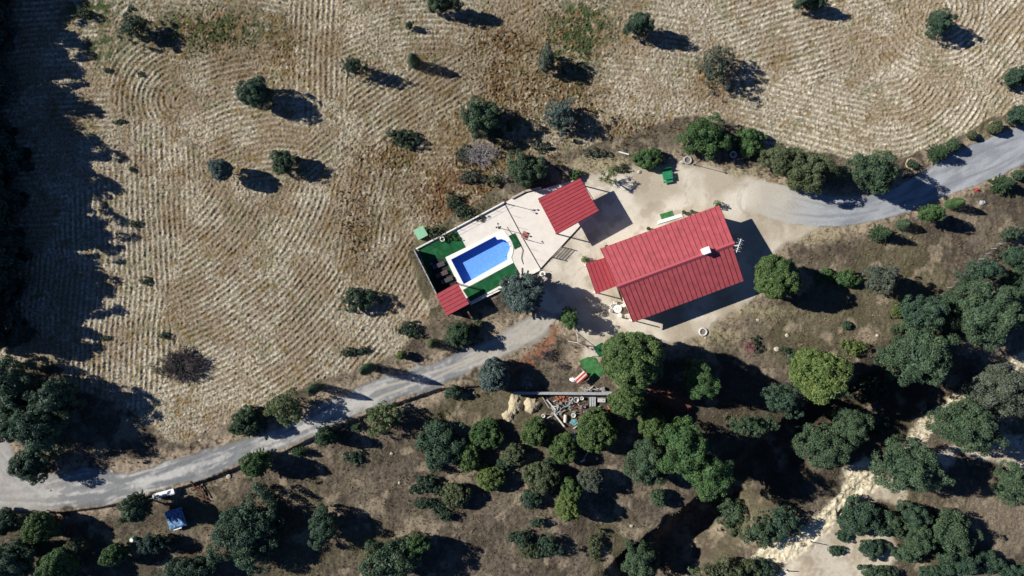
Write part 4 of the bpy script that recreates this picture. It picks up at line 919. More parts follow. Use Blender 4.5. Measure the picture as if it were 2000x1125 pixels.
# ------------------------------------------------------------------ roofs and buildings
def roof_slope(root, A, B, Cc, D, n, m, name='roof', t=0.09, rib=(0.042, 0.045), seam=None):
    """A,B along the eave, D,C along the top"""
    A, B, Cc, D = [Vector(p) for p in (A, B, Cc, D)]
    o = rel(MB().slab(A, B, Cc, D, t), name, m, root)
    nrm = (B-A).cross(D-A).normalized(); nrm = nrm if nrm.z > 0 else -nrm; b = MB()
    for k in range(n+1):
        f = k/n; p = A.lerp(B, min(max(f, 0.003), 0.997)); q = D.lerp(Cc, min(max(f, 0.003), 0.997)); u = (q-p).normalized(); s = u.cross(nrm).normalized()*rib[0]/2
        lo = nrm*0.002; up = nrm*rib[1]
        V = [p-s+lo, p+s+lo, q+s+lo, q-s+lo, p-s*.7+up, p+s*.7+up, q+s*.7+up, q-s*.7+up]
        b.add(V, [(4,5,6,7),(0,1,5,4),(1,2,6,5),(2,3,7,6),(3,0,4,7)])
    r = b.build('roof_seams', seam or m, None); r.parent = o
    if root: r.matrix_parent_inverse = Matrix.Identity(4); r.location = (0,0,0)
    return o
# --- carport
cpz = 3.9
car = empty('carport', W(1110,402,0), 'open carport with square red ribbed roof beside the pool terrace', 'carport')
qa, qb, qc, qd = W(1050.5,388,cpz-0.1), W(1133,347,cpz-0.1), W(1169,412,cpz+0.05), W(1087,457.5,cpz+0.05)
# ribs run parallel to the long side qa-qb
roof_slope(car, qa, qd, qc, qb, 11, M['roof2'], seam=M['seam'])
rel(MB().tube([qd+Vector((0,0,-0.06)), qc+Vector((0,0,-0.06))], 0.06, 6), 'gutter', M['seam'], car)
cen = (qa+qb+qc+qd)/4
for c in (qa, qb, qc, qd):
    p = c+(cen-c)*0.09; rel(MB().box((p.x, p.y, (c.z-0.1)/2-0.1), (0.16,0.16,c.z)), 'post', M['black'], car)
for p, q in ((qa,qb),(qd,qc),(qa,qd),(qb,qc)):
    P1 = p+(cen-p)*0.09; P2 = q+(cen-q)*0.09; e = P2-P1; rel(MB().box((P1+P2)/2+Vector((0,0,-0.24)), (e.length,0.12,0.2), math.atan2(e.y, e.x)), 'beam', M['wood'], car)
# --- pool pavilion
pv = empty('pool_pavilion', W(884,585,0), 'small square pavilion with red ribbed roof at the pool corner', 'pavilion')
pz = 2.75
qa, qb, qc, qd = W(851,575,pz), W(893,551.5,pz+0.1), W(916.5,593.5,pz+0.1), W(872.5,617,pz)
roof_slope(pv, qa, qd, qc, qb, 6, M['roof2'], seam=M['seam'])
cen = (qa+qb+qc+qd)/4
for c in (qa, qb, qc, qd):
    p = c+(cen-c)*0.12; rel(MB().box((p.x, p.y, (c.z-0.1)/2-0.2), (0.12,0.12,c.z+0.1)), 'post', M['wood'], pv)
P1 = qa+(cen-qa)*0.12; P2 = qd+(cen-qd)*0.12; e = P2-P1
rel(MB().box(Vector(((P1.x+P2.x)/2, (P1.y+P2.y)/2, 1.1)), (e.length-0.1,0.1,2.2), math.atan2(e.y, e.x)), 'wall', M['wood'], pv)
P1 = qd+(cen-qd)*0.12; P2 = qc+(cen-qc)*0.12; e = P2-P1
rel(MB().box(Vector(((P1.x+P2.x)/2, (P1.y+P2.y)/2, 0.55)), (e.length-0.15,0.08,0.9), math.atan2(e.y, e.x)), 'railing', M['wood'], pv)
# --- house
ho = empty('red_roofed_house', W(1315,520,0), 'long single storey house with red ribbed metal roof, white chimney and side porch', 'house')
NW, NE, SW, SE = W(1172,485.5,4.25), W(1405.5,400.5,4.25), W(1236,630,3.6), W(1453,548.5,3.6)
RW, RE = W(1206,560,5.55), W(1434.5,475,5.55); RW2, RE2 = W(1208.5,561,5.47), W(1430.5,478.5,5.47)
roof_slope(ho, NW, NE, RE, RW, 24, M['roof'], seam=M['seam'])
roof_slope(ho, SW, SE, RE2, RW2, 24, M['roof'], seam=M['seam'])
b = MB(); ru = (RE-RW).normalized(); rn = Vector((-ru.y, ru.x, 0))
A = RW.copy(); B = RE+ru*0.05
b.add([A+rn*0.3+Vector((0,0,-0.02)), A+Vector((0,0,0.13)), A-rn*0.34+Vector((0,0,-0.10)), B+rn*0.3+Vector((0,0,-0.02)), B+Vector((0,0,0.13)), B-rn*0.34+Vector((0,0,-0.10))], [(0,3,4,1),(1,4,5,2),(0,1,2),(3,5,4)])
rel(b, 'ridge_cap', M['ridge'], ho)
for p, q in ((NW, NE), (SW, SE)):
    o_ = (p-q).cross(Vector((0,0,1))).normalized()*(0.1 if p is NW else -0.1)
    rel(MB().tube([p+o_*-1+Vector((0,0,-0.09)), q-o_+Vector((0,0,-0.09))], 0.075, 6), 'gutter', M['seam'], ho)
uu = (NE-NW).normalized(); uu.z = 0; uu.normalize(); vv = Vector((-uu.y, uu.x, 0))
def hp(a, c, z): # a along house 0..1, c across 0 south..1 north
    s = SW.lerp(SE, a); n_ = NW.lerp(NE, a); p = s.lerp(n_, c); return Vector((p.x, p.y, z))
a0, a1, c0, c1 = 0.035, 0.965, 0.07, 0.93; cr = 0.5
w0, w1, w2, w3 = hp(a0,c0,0), hp(a1,c0,0), hp(a1,c1,0), hp(a0,c1,0)
def wallq(p, q, hp_, hq_, apex=None):
    b = MB(); d_ = (q-p).normalized(); n_ = Vector((-d_.y, d_.x, 0))*0.12
    pts = [(p,-0.3),(q,-0.3),(q,hq_)]+([(p.lerp(q,0.5),apex)] if apex else [])+[(p,hp_)]
    V = [Vector((x.x,x.y,z))-n_ for x, z in pts]+[Vector((x.x,x.y,z))+n_ for x, z in pts]; k = len(pts)
    b.add(V, [tuple(reversed(range(k))), tuple(range(k,2*k))]+[(i,(i+1)%k,k+(i+1)%k,k+i) for i in range(k)]); return b
zS, zN = 3.6+0.07/0.5*1.9-0.15, 4.25+0.07/0.5*1.3-0.15
for args in ((w0,w1,zS,zS),(w2,w3,zN,zN)): rel(wallq(*args), 'wall', M['wall'], ho)
for args in ((w1,w2,zS,zN,5.25),(w3,w0,zN,zS,5.25)): rel(wallq(*args), 'gable_wall', M['wall'], ho)
def opening(p, q, f, wd, z0, z1, kind):
    d_ = (q-p).normalized(); c = p.lerp(q, f); n_ = Vector((d_.y, -d_.x, 0)); az = math.atan2(d_.y, d_.x)
    o = rel(MB().box(c+n_*0.13+Vector((0,0,(z0+z1)/2)), (wd+0.16,0.07,z1-z0+0.16), az), kind, M['white'] if kind == 'window' else M['wood'], ho)
    g = MB().box(c+n_*0.165+Vector((0,0,(z0+z1)/2)), (wd,0.06,z1-z0), az).build('pane' if kind == 'window' else 'door_panel', M['glass'] if kind == 'window' else M['wood'], None); g.parent = o
for f_ in (0.14, 0.38, 0.62, 0.86): opening(w0, w1, f_, 1.3, 1.0, 2.2, 'window')
for f_ in (0.15, 0.35, 0.75): opening(w2, w3, f_, 1.2, 1.0, 2.2, 'window')
opening(w2, w3, 0.52, 1.0, 0.05, 2.1, 'door'); opening(w1, w2, 0.3, 1.2, 1.0, 2.2, 'window'); opening(w3, w0, 0.65, 1.0, 0.05, 2.1, 'door')
# chimney
cc = W(1378,489.5,6.0); az = math.atan2(uu.y, uu.x)
ch = rel(MB().box((cc.x,cc.y,5.75),(0.95,0.8,1.1), az), 'chimney', M['white'], ho)
cap = MB().box((cc.x,cc.y,6.36),(1.15,1.0,0.1), az).build('chimney_cap', M['white'], None); cap.parent = ch
# antenna at the right gable
ab = W(1437,480,5.7); an = MB(); an.tube([(ab.x-0.1,ab.y,5.0),(ab.x,ab.y,7.0)], 0.05, 6)
an.tube([Vector((ab.x-0.3,ab.y-1.05,6.9)), Vector((ab.x+0.4,ab.y+0.95,6.9))], 0.045, 6)
for k in range(7):
    s_ = -0.8+k*0.27; c_ = Vector((ab.x+0.05+s_*0.33, ab.y+s_, 6.93)); l_ = 0.5 if k % 2 == 0 else 0.3
    an.tube([c_-Vector((l_,-l_*0.33,0)), c_+Vector((l_,-l_*0.33,0))], 0.018, 5)
rel(an, 'antenna', M['white'], ho)
# porch
pa, pb, pcn, pd = W(1143.5,515,3.0), W(1186,501.5,3.05), W(1209,556.8,3.05), W(1164,574.5,3.0)
r_ = roof_slope(ho, pa, pb, pcn, pd, 6, M['roof2'], name='porch_roof', seam=M['seam'], rib=(0.04,0.04))
cen = (pa+pb+pcn+pd)/4
for c in (pa, pd): p = c+(cen-c)*0.1; rel(MB().box((p.x,p.y,1.4),(0.16,0.16,2.95)), 'porch_post', M['white'], ho)
c = SW+(hp(0.5,0.5,0)-SW)*0.03; rel(MB().box((c.x,c.y,1.5),(0.14,0.14,3.2)), 'porch_post', M['white'], ho)
# step and mat by the front door
st_ = MB().prism([XY((1284,438)),XY((1288,430)),XY((1330,417.5)),XY((1334,423))], 0, 0.14).build('door_step', M['white']); tag(st_, 'white doorstep along the upper wall of the red house', 'step')
sheet('door_mat', [(1288.5,418.5),(1313,411),(1318,424.5),(1293.5,432.5)], 0.0, 0.03, M['turf2'], 'rectangular green turf mat before the red house\'s upper door', 'mat')

# ------------------------------------------------------------------ yard furniture
def chair(px, py, ang, label):
    t = empty('garden_chair', G(px, py), label, 'chair', 'chairs round the white garden table', ang)
    MB().box((0,0,0.43),(0.46,0.46,0.04)).build('seat', M['white'], t)
    b = MB(); 
    for k in range(5): b.box((-0.2+k*0.1,0.23,0.68),(0.06,0.03,0.42))
    b.box((0,0.23,0.9),(0.48,0.04,0.06)); b.build('backrest', M['white'], t)
    for x in (-0.2,0.2):
        for y in (-0.2,0.2): MB().box((x,y,0.21),(0.04,0.04,0.43)).build('leg', M['white'], t)
    for x in (-0.24,0.24): MB().box((x,0.02,0.63),(0.05,0.44,0.03)).build('armrest', M['white'], t)
t = empty('garden_table', G(1205,603), 'round white garden table beside the red house', 'table')
MB().lathe((0,0,0.70), [(0.62,0),(0.64,0.03),(0.60,0.05)], 26).build('tabletop', M['white'], t)
MB().lathe((0,0,0), [(0.28,0),(0.2,0.06),(0.06,0.12),(0.05,0.7)], 12).build('pedestal', M['white'], t)
MB().torus((0,0,0.76), 0.2, 0.03, 16, 6).build('inlay_ring', M['grey'], t)
chair(1200,591,0.3,'white garden chair above the round table'); chair(1192,606,1.6,'white garden chair left of the round table'); chair(1209,616,3.4,'white garden chair below the round table')
chair(1217,596,-1.0,'white garden chair right of the round table against the house'); chair(1194,597,0.9,'white garden chair upper left of the round table')
t = empty('stool', G(1217,606), 'dark round stool beside the white garden table', 'stool')
MB().lathe((0,0,0.42), [(0.36,0),(0.36,0.06),(0.3,0.08)], 16).build('seat', M['wood'], t)
for k in range(3): a = k*2.09; MB().tube([(0.2*math.cos(a),0.2*math.sin(a),0.42),(0.28*math.cos(a),0.28*math.sin(a),0)], 0.02, 5).build('leg', M['wood'], t)
def tyre(px, py, R, label, m=M['dirtywhite'], z=0.09, fill=True):
    t = empty('painted_tyre', G(px, py), label, 'tyre', 'painted tyres round the yard')
    MB().torus((0,0,z), R, R*0.26, 26, 8).build('tyre', m, t)
    if fill: MB().lathe((0,0,0), [(R*0.8,0.0),(R*0.7,0.07)], 16).build('soil', M['soil'], t)
tyre(1373,648,0.56,'large white painted ring below the red house'); tyre(1383,303,0.42,'white painted tyre below the large bright green tree')
tyre(1432,302,0.45,'white painted tyre between the two bright green trees'); tyre(1343,313,0.55,'dark tyre left of the two white ones above the yard',M['grey'])
# green garden swing bench
t = empty('garden_bench', G(1302,344), 'green painted garden bench and table above the yard', 'bench', rz=math.radians(10))
b = MB()
for k in range(8): b.box((0,-0.55+k*0.16,0.72),(1.5,0.13,0.05))
b.build('tabletop', M['green'], t)
for s in (-1,1):
    b = MB(); b.box((0,s*0.95,0.44),(1.5,0.3,0.05)); b.build('seat', M['green'], t)
    MB().box((s*0.6,0,0.36),(0.08,0.9,0.7)).build('leg', M['green'], t)
    MB().box((s*0.6,0,0.4),(0.08,2.0,0.08)).build('brace', M['green'], t)
b = MB(); b.box((-0.0,1.1,0.75),(1.5,0.05,0.5)); b.build('backrest', M['green'], t)
def pot(px, py, label, r=0.25, pal='green', R=0.4, h=1.2, m=M['white'], n=28):
    t = empty('potted_plant', G(px, py), label, 'potted plant', 'pot plants along the house wall')
    MB().lathe((0,0,0), [(r*0.7,0),(r,0.35),(r*1.1,0.36),(r*1.1,0.42),(r*0.8,0.42)], 14).build('pot', m, t)
    rr = np.random.RandomState(int(px)); k = n*12; a = rr.uniform(0,6.28,k); q = rr.uniform(0,1,k)
    cen = np.stack([np.cos(a)*R*q, np.sin(a)*R*q, 0.42+(h-0.42)*rr.rand(k)*(1.1-q*0.5)], -1); nn = rr.normal(0,.6,(k,3)); nn[:,2] += .5; nn /= np.linalg.norm(nn,axis=1)[:,None]
    V, F = leaf_quads(cen, nn, rr.uniform(.06,.13,k), rr); c0_, c1_ = [np.array(x) for x in PAL[pal]]; tt = rr.rand(k,1)
    link('plant', np_mesh('plant', V, F, M['leaf'], np.repeat((c0_*(1-tt)+c1_*tt)*1.2, 4, 0)), t)
pot(1141,507,'pot plant in white pot at the porch\'s upper corner',0.32,'yellow',0.55,1.3)
pot(1398,400,'leafy pot plant at the top right corner of the red house',0.3,'green',0.65,1.6)
pot(1349,414,'small pot plant against the upper wall right of the doorstep',0.22,'olive',0.3,0.9,M['terracotta'])
pot(1265,447,'small terracotta pot plant left of the doorstep',0.22,'green',0.28,0.8,M['terracotta'])
pot(1334,415,'pot plant beside the right end of the doorstep',0.2,'green',0.3,0.9,M['terracotta'])
pot(1184,482,'small pot plant at the top left corner of the main roof',0.2,'olive',0.26,0.8,M['terracotta'])
# statue-like white pots at the terrace corner
t = empty('stone_planter', G(1059,535), 'white stone planter at the terrace corner by the blue cedar', 'planter')
MB().lathe((0,0,0), [(0.35,0),(0.22,0.2),(0.4,0.6),(0.48,0.7),(0.4,0.7)], 12).build('bowl', M['white'], t); MB().lathe((0,0,0.6), [(0.38,0),(0.2,0.14)], 10).build('soil', M['soil'], t)
# palm-like yucca with star shadow
def yucca(px, py, h, label, heads):
    t = empty('yucca_tree', G(px, py), label, 'tree'); r = random.Random(3); tb = MB(); rr = np.random.RandomState(5); Vs = []; Fs = []; base = 0; Co = []
    tb.tube([(0,0,-.1),(0,0,h*0.45)], [0.11,0.09], 7)
    for (dx, dy, hh) in heads:
        top = Vector((dx,dy,hh)); tb.tube([(0,0,h*0.4), (dx*0.6,dy*0.6,hh*0.75), top], [0.08,0.06,0.05], 6)
        for k in range(34):
            dv = Vector(rdirs(rr, 1, -0.25)[0]); L_ = r.uniform(0.42,0.72); sd = dv.cross(Vector((0,0,1))).normalized()*0.045; tip = top+dv*L_; tip.z -= 0.12; mid = top+dv*L_*0.5
            Vs += [top-sd*0.5, mid-sd, tip, mid+sd]; Fs.append((base,base+1,base+2,base+3)); base += 4; cc_ = np.array((0.16,0.18,0.07))*r.uniform(0.8,1.3); Co += [cc_]*4
    tb.build('trunk', M['bark'], t); link('crown', np_mesh('crown', np.array([tuple(v) for v in Vs]), np.array(Fs), M['leaf'], np.array(Co)), t)
yucca(1184,350,2.9,'spiky yucca throwing a star shaped shadow right of the carport',[(0,0,2.9),(0.9,0.3,2.5),(-0.8,0.5,2.4),(0.4,-0.9,2.3),(-0.4,-0.8,2.6),(1.1,-0.6,2.0),(-1.0,-0.3,1.9),(0.3,1.0,2.2)])
tag(MB().tube([G(1208,296.5,0.1),G(1228,302,0.1)],0.11,8).build('plastic_pipe',M['white']),'short white pipe lying in the scrub above the yard','pipe')
# green pump house
t = empty('pump_house', G(823,455.5), 'small pale green pump box outside the terrace\'s upper left corner', 'box', rz=math.radians(28))
MB().box((0,0,0.4),(1.45,1.45,0.85)).build('wall', M['wall'], t)
MB().slab((-0.85,-0.85,0.86),(0.85,-0.85,0.86),(0.85,0.85,1.02),(-0.85,0.85,1.02),0.06).build('lid', M['palegreen'], t)
MB().box((0,-0.74,0.4),(0.7,0.04,0.6)).build('door', M['palegreen'], t)

# play corner below the cedar
def ground_sheet(name, pts, m, label, cat, group=None, up=0.10):
    z = max(gz(*p) for p in pts)+up
    return tag(MB().prism([XY(p) for p in pts], z-0.5, z).build(name, m), label, cat, group)
ground_sheet('turf_mat', [(1130,705),(1148,697),(1162,698),(1181,728),(1158,744)], M['turf2'], 'worn green turf square left of the tallest tree', 'artificial turf', 'turf mats in the play corner')
ground_sheet('turf_mat', [(1158,679),(1174.5,669),(1185,683),(1170,696.5)], M['turf'], 'smaller darker green turf mat touching the tallest tree', 'artificial turf', 'turf mats in the play corner', up=0.14)
t = empty('swing_frame', G(1127,668), 'white metal swing frame with long thin shadow in the play corner', 'swing frame')
for (p, q) in (((-1.4,0.15,0),(0,0,1.9)),((0.3,-0.5,0),(0,0,1.9)),((-0.05,1.5,0),(0,0,1.9)),((0,0,1.9),(2.6,-1.5,1.9)),((3.4,-1.2,0),(2.6,-1.5,1.9)),((2.2,-2.3,0),(2.6,-1.5,1.9))):
    MB().tube([p, q], 0.045, 6).build('pole', M['dirtywhite'], t)
for s in (0.35, 0.65):
    x = 2.6*s; y = -1.5*s; MB().tube([(x-.15,y+.1,1.9),(x-.15,y+.1,0.5)],0.012,4).build('rope',M['black'],t); MB().tube([(x+.15,y-.1,1.9),(x+.15,y-.1,0.5)],0.012,4).build('rope',M['black'],t); MB().box((x,y,0.48),(0.45,0.2,0.04),-0.52).build('seat',M['red'],t)
# striped garden swing
t = empty('garden_swing', G(1133,735), 'canopied garden swing with red and cream striped cloth', 'garden swing', rz=math.radians(42))
for k in range(4): 
    y0 = -0.52+k*0.26; MB().slab((-1.0,y0,1.45+0.06*(1.5-abs(k-1.5))),(1.0,y0,1.45+0.06*(1.5-abs(k-1.5))),(1.0,y0+0.25,1.45+0.06*(1.5-abs(k-0.5))),(-1.0,y0+0.25,1.45+0.06*(1.5-abs(k-.5))),0.03).build('canopy_stripe', M['red'] if k % 2 == 0 else M['cream'], t)
MB().box((0,0,0.5),(1.6,0.5,0.08)).build('seat', M['dirtywhite'], t); MB().box((0,0.3,0.8),(1.6,0.08,0.5)).build('backrest', M['red'], t)
for s in (-1,1):
    for y in (-0.8,0.8): MB().tube([(s*0.95,y,0),(s*0.95,0,1.42)],0.03,6).build('leg',M['dirtywhite'],t)
t = empty('white_cloth', G(1120,741), 'crumpled white cloth at the left foot of the striped swing', 'cloth')
b = MB(); r = random.Random(7)
b.lathe((0,0,0), [(0.55,0),(0.5,0.12),(0.3,0.25),(0.1,0.3)], 9, 1.1, 0.7); b.v = [(x+r.uniform(-.1,.1), y+r.uniform(-.1,.1), z+r.uniform(0,.08)) for x, y, z in b.v]; b.build('fold', M['white'], t)

# ------------------------------------------------------------------ retaining wall and scrap heap
rw = empty('retaining_wall', G(1105,768), 'long thin grey concrete retaining wall above the scrap heap', 'wall')
zt = 0.25
A = W(1003,767,0); B = W(1211,768.5,0); e = B-A
rel(MB().box(Vector(((A.x+B.x)/2,(A.y+B.y)/2,-0.65)), (e.length,0.28,1.9), math.atan2(e.y,e.x)), 'wall', M['grey'], rw)
rel(MB().box(Vector(((A.x+B.x)/2,(A.y+B.y)/2,0.335)), (e.length+0.1,0.42,0.07), math.atan2(e.y,e.x)), 'coping', M['grey'], rw)
def mound(px, py, rx, ry, h, label, seed):
    t = empty('sand_mound', G(px, py), label, 'sand mound', 'mounds by the scrap heap'); r = np.random.RandomState(seed); n, m_ = 48, 16; V = []; F = []
    for i in range(m_+1):
        q = i/m_
        for j in range(n):
            a = 2*math.pi*j/n; R = q*(1+0.12*math.sin(3*a+seed)+0.08*math.sin(7*a)); V.append((R*rx*S*math.cos(a), R*ry*S*math.sin(a), h*(1-q**2.2)+r.normal(0,0.035)*(q > 0)-0.05*(i == m_)))
    for i in range(m_):
        for j in range(n): F.append((i*n+j,(i+1)*n+j,(i+1)*n+(j+1)%n,i*n+(j+1)%n))
    link('heap', np_mesh('heap', np.array(V), np.array(F), M['sand']), t)
mound(1039,791,17,16,0.8,'round pale sand mound left of the scrap heap',1); mound(1006,790,15,20,0.6,'flatter sandy mound at the left end of the concrete wall',2)
mound(993,812,12,12,0.4,'low pale earth mound below the flatter sandy mound',5)
SC = 'scrap lying in the heap below the concrete wall'
def bar(name, p, q, w_, hgt_, m, label, cat, rot=0):
    A = G(*p, 0.18+hgt_/2); B = G(*q, 0.3+hgt_/2); e = B-A
    R = e.to_track_quat('X','Z').to_matrix()
    o = MB().box((0,0,0),(e.length,w_,hgt_),rot=R).build(name,m); o.location = (A+B)/2
    return tag(o, label, cat, SC)
def z5(x, y): return (1000+x/5, 640+y/5)
for (p, q, w_, h_, m, n_, l, c_) in (
 ((295,675),(362,782),0.14,0.12,'greywood','scrap_pole','dark slanting pole at the left end of the scrap heap','pole'),
 ((338,700),(424,800),0.2,0.1,'dirtywhite','scrap_plank','pale plank right of the dark slanting pole','plank'),
 ((404,830),(508,962),0.24,0.14,'dirtywhite','scrap_plank','longest white board pointing down out of the scrap heap','plank'),
 ((790,802),(857,762),0.14,0.1,'dirtywhite','scrap_pipe','white pipe below the corrugated sheet','pipe'),
 ((596,984),(662,934),0.16,0.1,'dirtywhite','scrap_pipe','white pipe at the lower edge near the teal sheet','pipe'),
 ((610,885),(722,832),0.22,0.12,'rust','scrap_beam','reddish brown beam right of the white drum','beam'),
 ((630,910),(700,880),0.16,0.1,'rust','scrap_beam','shorter rusty beam beside the teal sheet','beam'),
 ((400,720),(470,690),0.12,0.1,'dirtywhite','scrap_plank','short white batten left of the orange tiles','plank'),
 ((880,622),(1085,636),0.22,0.12,'greywood','scrap_pole','long pale pole lying along the top of the concrete wall','pole'),
 ((640,745),(740,830),0.12,0.1,'greywood','scrap_plank','grey board crossing the middle of the scrap heap','plank'),
 ((650,838),(732,800),0.10,0.1,'steel','scrap_pipe','thin steel tube right of the centre of the heap','pipe'),
 ((455,800),(540,760),0.13,0.1,'teal','scrap_pipe','teal grey tube under the tangled scrap','pipe'),
 ((930,760),(990,830),0.18,0.12,'pink','scrap_plank','pinkish board at the right end of the heap','plank'),
 ((948,752),(1000,820),0.10,0.1,'white','scrap_plank','narrow white board beside the pinkish one','plank'),
 ((560,790),(660,770),0.12,0.1,'wood','scrap_beam','dark brown beam below the white buckets','beam'),
 ((470,830),(520,800),0.12,0.08,'greywood','scrap_plank','short weathered board left of the cream drum','plank'),
 ((690,760),(700,850),0.12,0.08,'rust','scrap_beam','rusty upright lying beam left of the corrugated sheet','beam'),
 ((340,880),(380,860),0.12,0.08,'dirtywhite','scrap_plank','stubby white batten by the small white box','plank')):
    bar(n_, z5(*p), z5(*q), w_, h_, M[m], l, c_)
def tangle(px, py, rx, ry, m, label, seed, n=16, cat='scrap metal'):
    t = empty('tangled_scrap', G(px, py), label, cat, SC); r = random.Random(seed)
    b = MB(); s = MB()
    for i in range(n):
        a = r.uniform(0,3.14); l = r.uniform(0.35,1.0); c = Vector((r.uniform(-rx,rx)*S, r.uniform(-ry,ry)*S, r.uniform(0.1,0.5))); dv = Vector((math.cos(a),math.sin(a),r.uniform(-.15,.15)))*l/2
        if i % 3: b.tube([c-dv, c+dv], r.uniform(0.03,0.06), 5)
        else: s.box(c, (r.uniform(.25,.6), r.uniform(.15,.4), r.uniform(.08,.25)), a)
    b.build('rods', m, t); s.build('blocks', M['concretebits'] if m is not M['terracotta'] else m, t)
tangle(1104,789,16,8,M['greywood'],'tangled grey scrap in the middle of the heap',1,34); tangle(1132,795,13,10,M['rust'],'brown tangled scrap right of the middle',2,30)
tangle(1098,777,13,5,M['terracotta'],'pile of broken orange roof tiles under the concrete wall',3,34,'roof tiles'); tangle(1160,759,22,2.5,M['dirtywhite'],'pale rubble on top of the concrete wall',4,34,'rubble')
tangle(1197,803,9,8,M['terracotta'],'reddish rubble at the right end of the scrap heap',5,22,'rubble'); tangle(1085,800,9,9,M['dirtywhite'],'whitish scrap at the left of the heap',6,22); tangle(1146,806,10,6,M['steel'],'shiny scrap above the reddish beam',8,26)
def tub(px, py, r, h, m, label, cat='bucket', name='bucket'):
    t = empty(name, G(px, py, 0.05), label, cat, SC); MB().lathe((0,0,0), [(r*0.8,0),(r,h),(r*1.08,h),(r*1.08,h+0.04),(r*0.85,h+0.04),(r*0.7,0.1)], 14).build('body', m, t); MB().torus((0,0,h+0.02), r*0.98, 0.03, 16, 5).build('rim', m, t)
tub(*z5(572,690),0.3,0.5,M['dirtywhite'],'white bucket next to the orange tiles'); tub(*z5(625,700),0.42,0.4,M['dirtywhite'],'widest white tub in the scrap heap'); tub(*z5(680,686),0.26,0.4,M['white'],'small white bucket right of the widest tub')
tub(*z5(597,850),0.33,0.5,M['white'],'round white tub beside the cream drum'); tub(*z5(303,855),0.28,0.5,M['white'],'white bucket at the lower left end of the heap'); tub(*z5(540,735),0.34,0.4,M['grey'],'grey tub among the tangled scrap')
tub(*z5(608,1045),0.28,0.4,M['white'],'white bucket between the grove trees below the heap')
t = empty('drum', G(*z5(520,885),0.28), 'cream drum lying on its side in the scrap heap', 'drum', SC); b = MB(); b.tube([(0.05,0.62,0),(0.03,0.55,0),(0,0,0),(-0.03,-0.55,0),(-0.05,-0.62,0)],[0.2,0.27,0.28,0.27,0.2],14); b.build('body', M['cream'], t); MB().torus((0,0,0),0.01,0.01,6,4).build('cap', M['rust'], t)
t = empty('corrugated_sheet', G(*z5(782,718),0.35), 'grey corrugated sheet leaning in the scrap heap', 'metal sheet', SC); b = MB()
for k in range(6): b.slab((-0.5+k*0.165,-0.75,0.02),(-0.5+k*0.165+0.16,-0.75,0.02+(0.06 if k%2 else 0)),(-0.5+k*0.165+0.16,0.75,0.25+(0.06 if k%2 else 0)),(-0.5+k*0.165,0.75,0.25),0.02)
b.build('sheet', M['grey'], t)
t = empty('water_tank', G(*z5(870,702),0.0), 'white rectangular tank right of the corrugated sheet', 'tank', SC); MB().box((0,0,0.4),(1.15,0.6,0.75),-0.05).build('body', M['dirtywhite'], t); MB().lathe((0.2,0,0.77),[(0.12,0),(0.12,0.06)],10).build('lid', M['grey'], t)
t = empty('tarpaulin', G(*z5(600,922),0.1), 'teal sheet at the lower edge of the scrap heap', 'sheet', SC); b = MB(); b.prism([(-0.7,-0.1),(-0.2,0.5),(0.5,0.42),(0.75,-0.05),(0.2,-0.5)],0,0.12); b.build('sheet', M['teal'], t); MB().box((0.1,0.05,0.16),(0.6,0.3,0.06),0.5).build('fold', M['teal'], t)
t = empty('white_stand', G(1138,900), 'thin white metal post with cross foot in the grove', 'post'); MB().tube([(0,0,0),(0.75,1.9,1.5)],0.035,6).build('pole', M['white'], t); MB().box((0,0,0.05),(0.8,0.25,0.08),0.4).build('foot', M['white'], t)

# ------------------------------------------------------------------ lower left objects
t = empty('long_box', G(323,963,0), 'long white box beside the gravel drive', 'box', rz=math.radians(15))
MB().box((0,0,0.3),(3.4,0.85,0.6)).build('body', M['dirtywhite'], t); MB().box((0,0.1,0.63),(3.45,0.75,0.05)).build('lid', M['white'], t); MB().box((0,-0.38,0.63),(3.45,0.12,0.08)).build('rail', M['grey'], t)
t = empty('tarp_covered_table', G(348,1010,0), 'blue and white tarp over a square frame in shade', 'tarp', rz=math.radians(17))
r = np.random.RandomState(3); n = 16; V = []; F = []
for i in range(n+1):
    for j in range(n+1):
        u = i/n-0.5; v = j/n-0.5; ed = max(abs(u), abs(v)); V.append((u*2.8, v*3.0, 1.0-0.35*max(0, ed-0.42)*8+r.normal(0, 0.035)))
for i in range(n):
    for j in range(n): F.append((i*(n+1)+j,(i+1)*(n+1)+j,(i+1)*(n+1)+j+1,i*(n+1)+j+1))
link('tarp', np_mesh('tarp', np.array(V), np.array(F), M['bluetarp']), t)
for sx in (-1,1):
    for sy in (-1,1): MB().box((sx*1.1,sy*1.15,0.42),(0.1,0.1,0.9)).build('leg', M['greywood'], t)
MB().box((-0.2,-1.5,0.72),(1.3,0.35,0.08)).build('white_hem', M['white'], t)
t = empty('barrel', G(263,1051,0), 'pale teal round barrel at the bottom left', 'barrel'); MB().lathe((0,0,0),[(0.33,0),(0.38,0.3),(0.38,0.6),(0.33,0.9),(0.28,0.93)],16).build('body', M['palegreen'], t); MB().lathe((0,0,0.93),[(0.27,0),(0.27,0.03)],14).build('lid', M['white'], t)
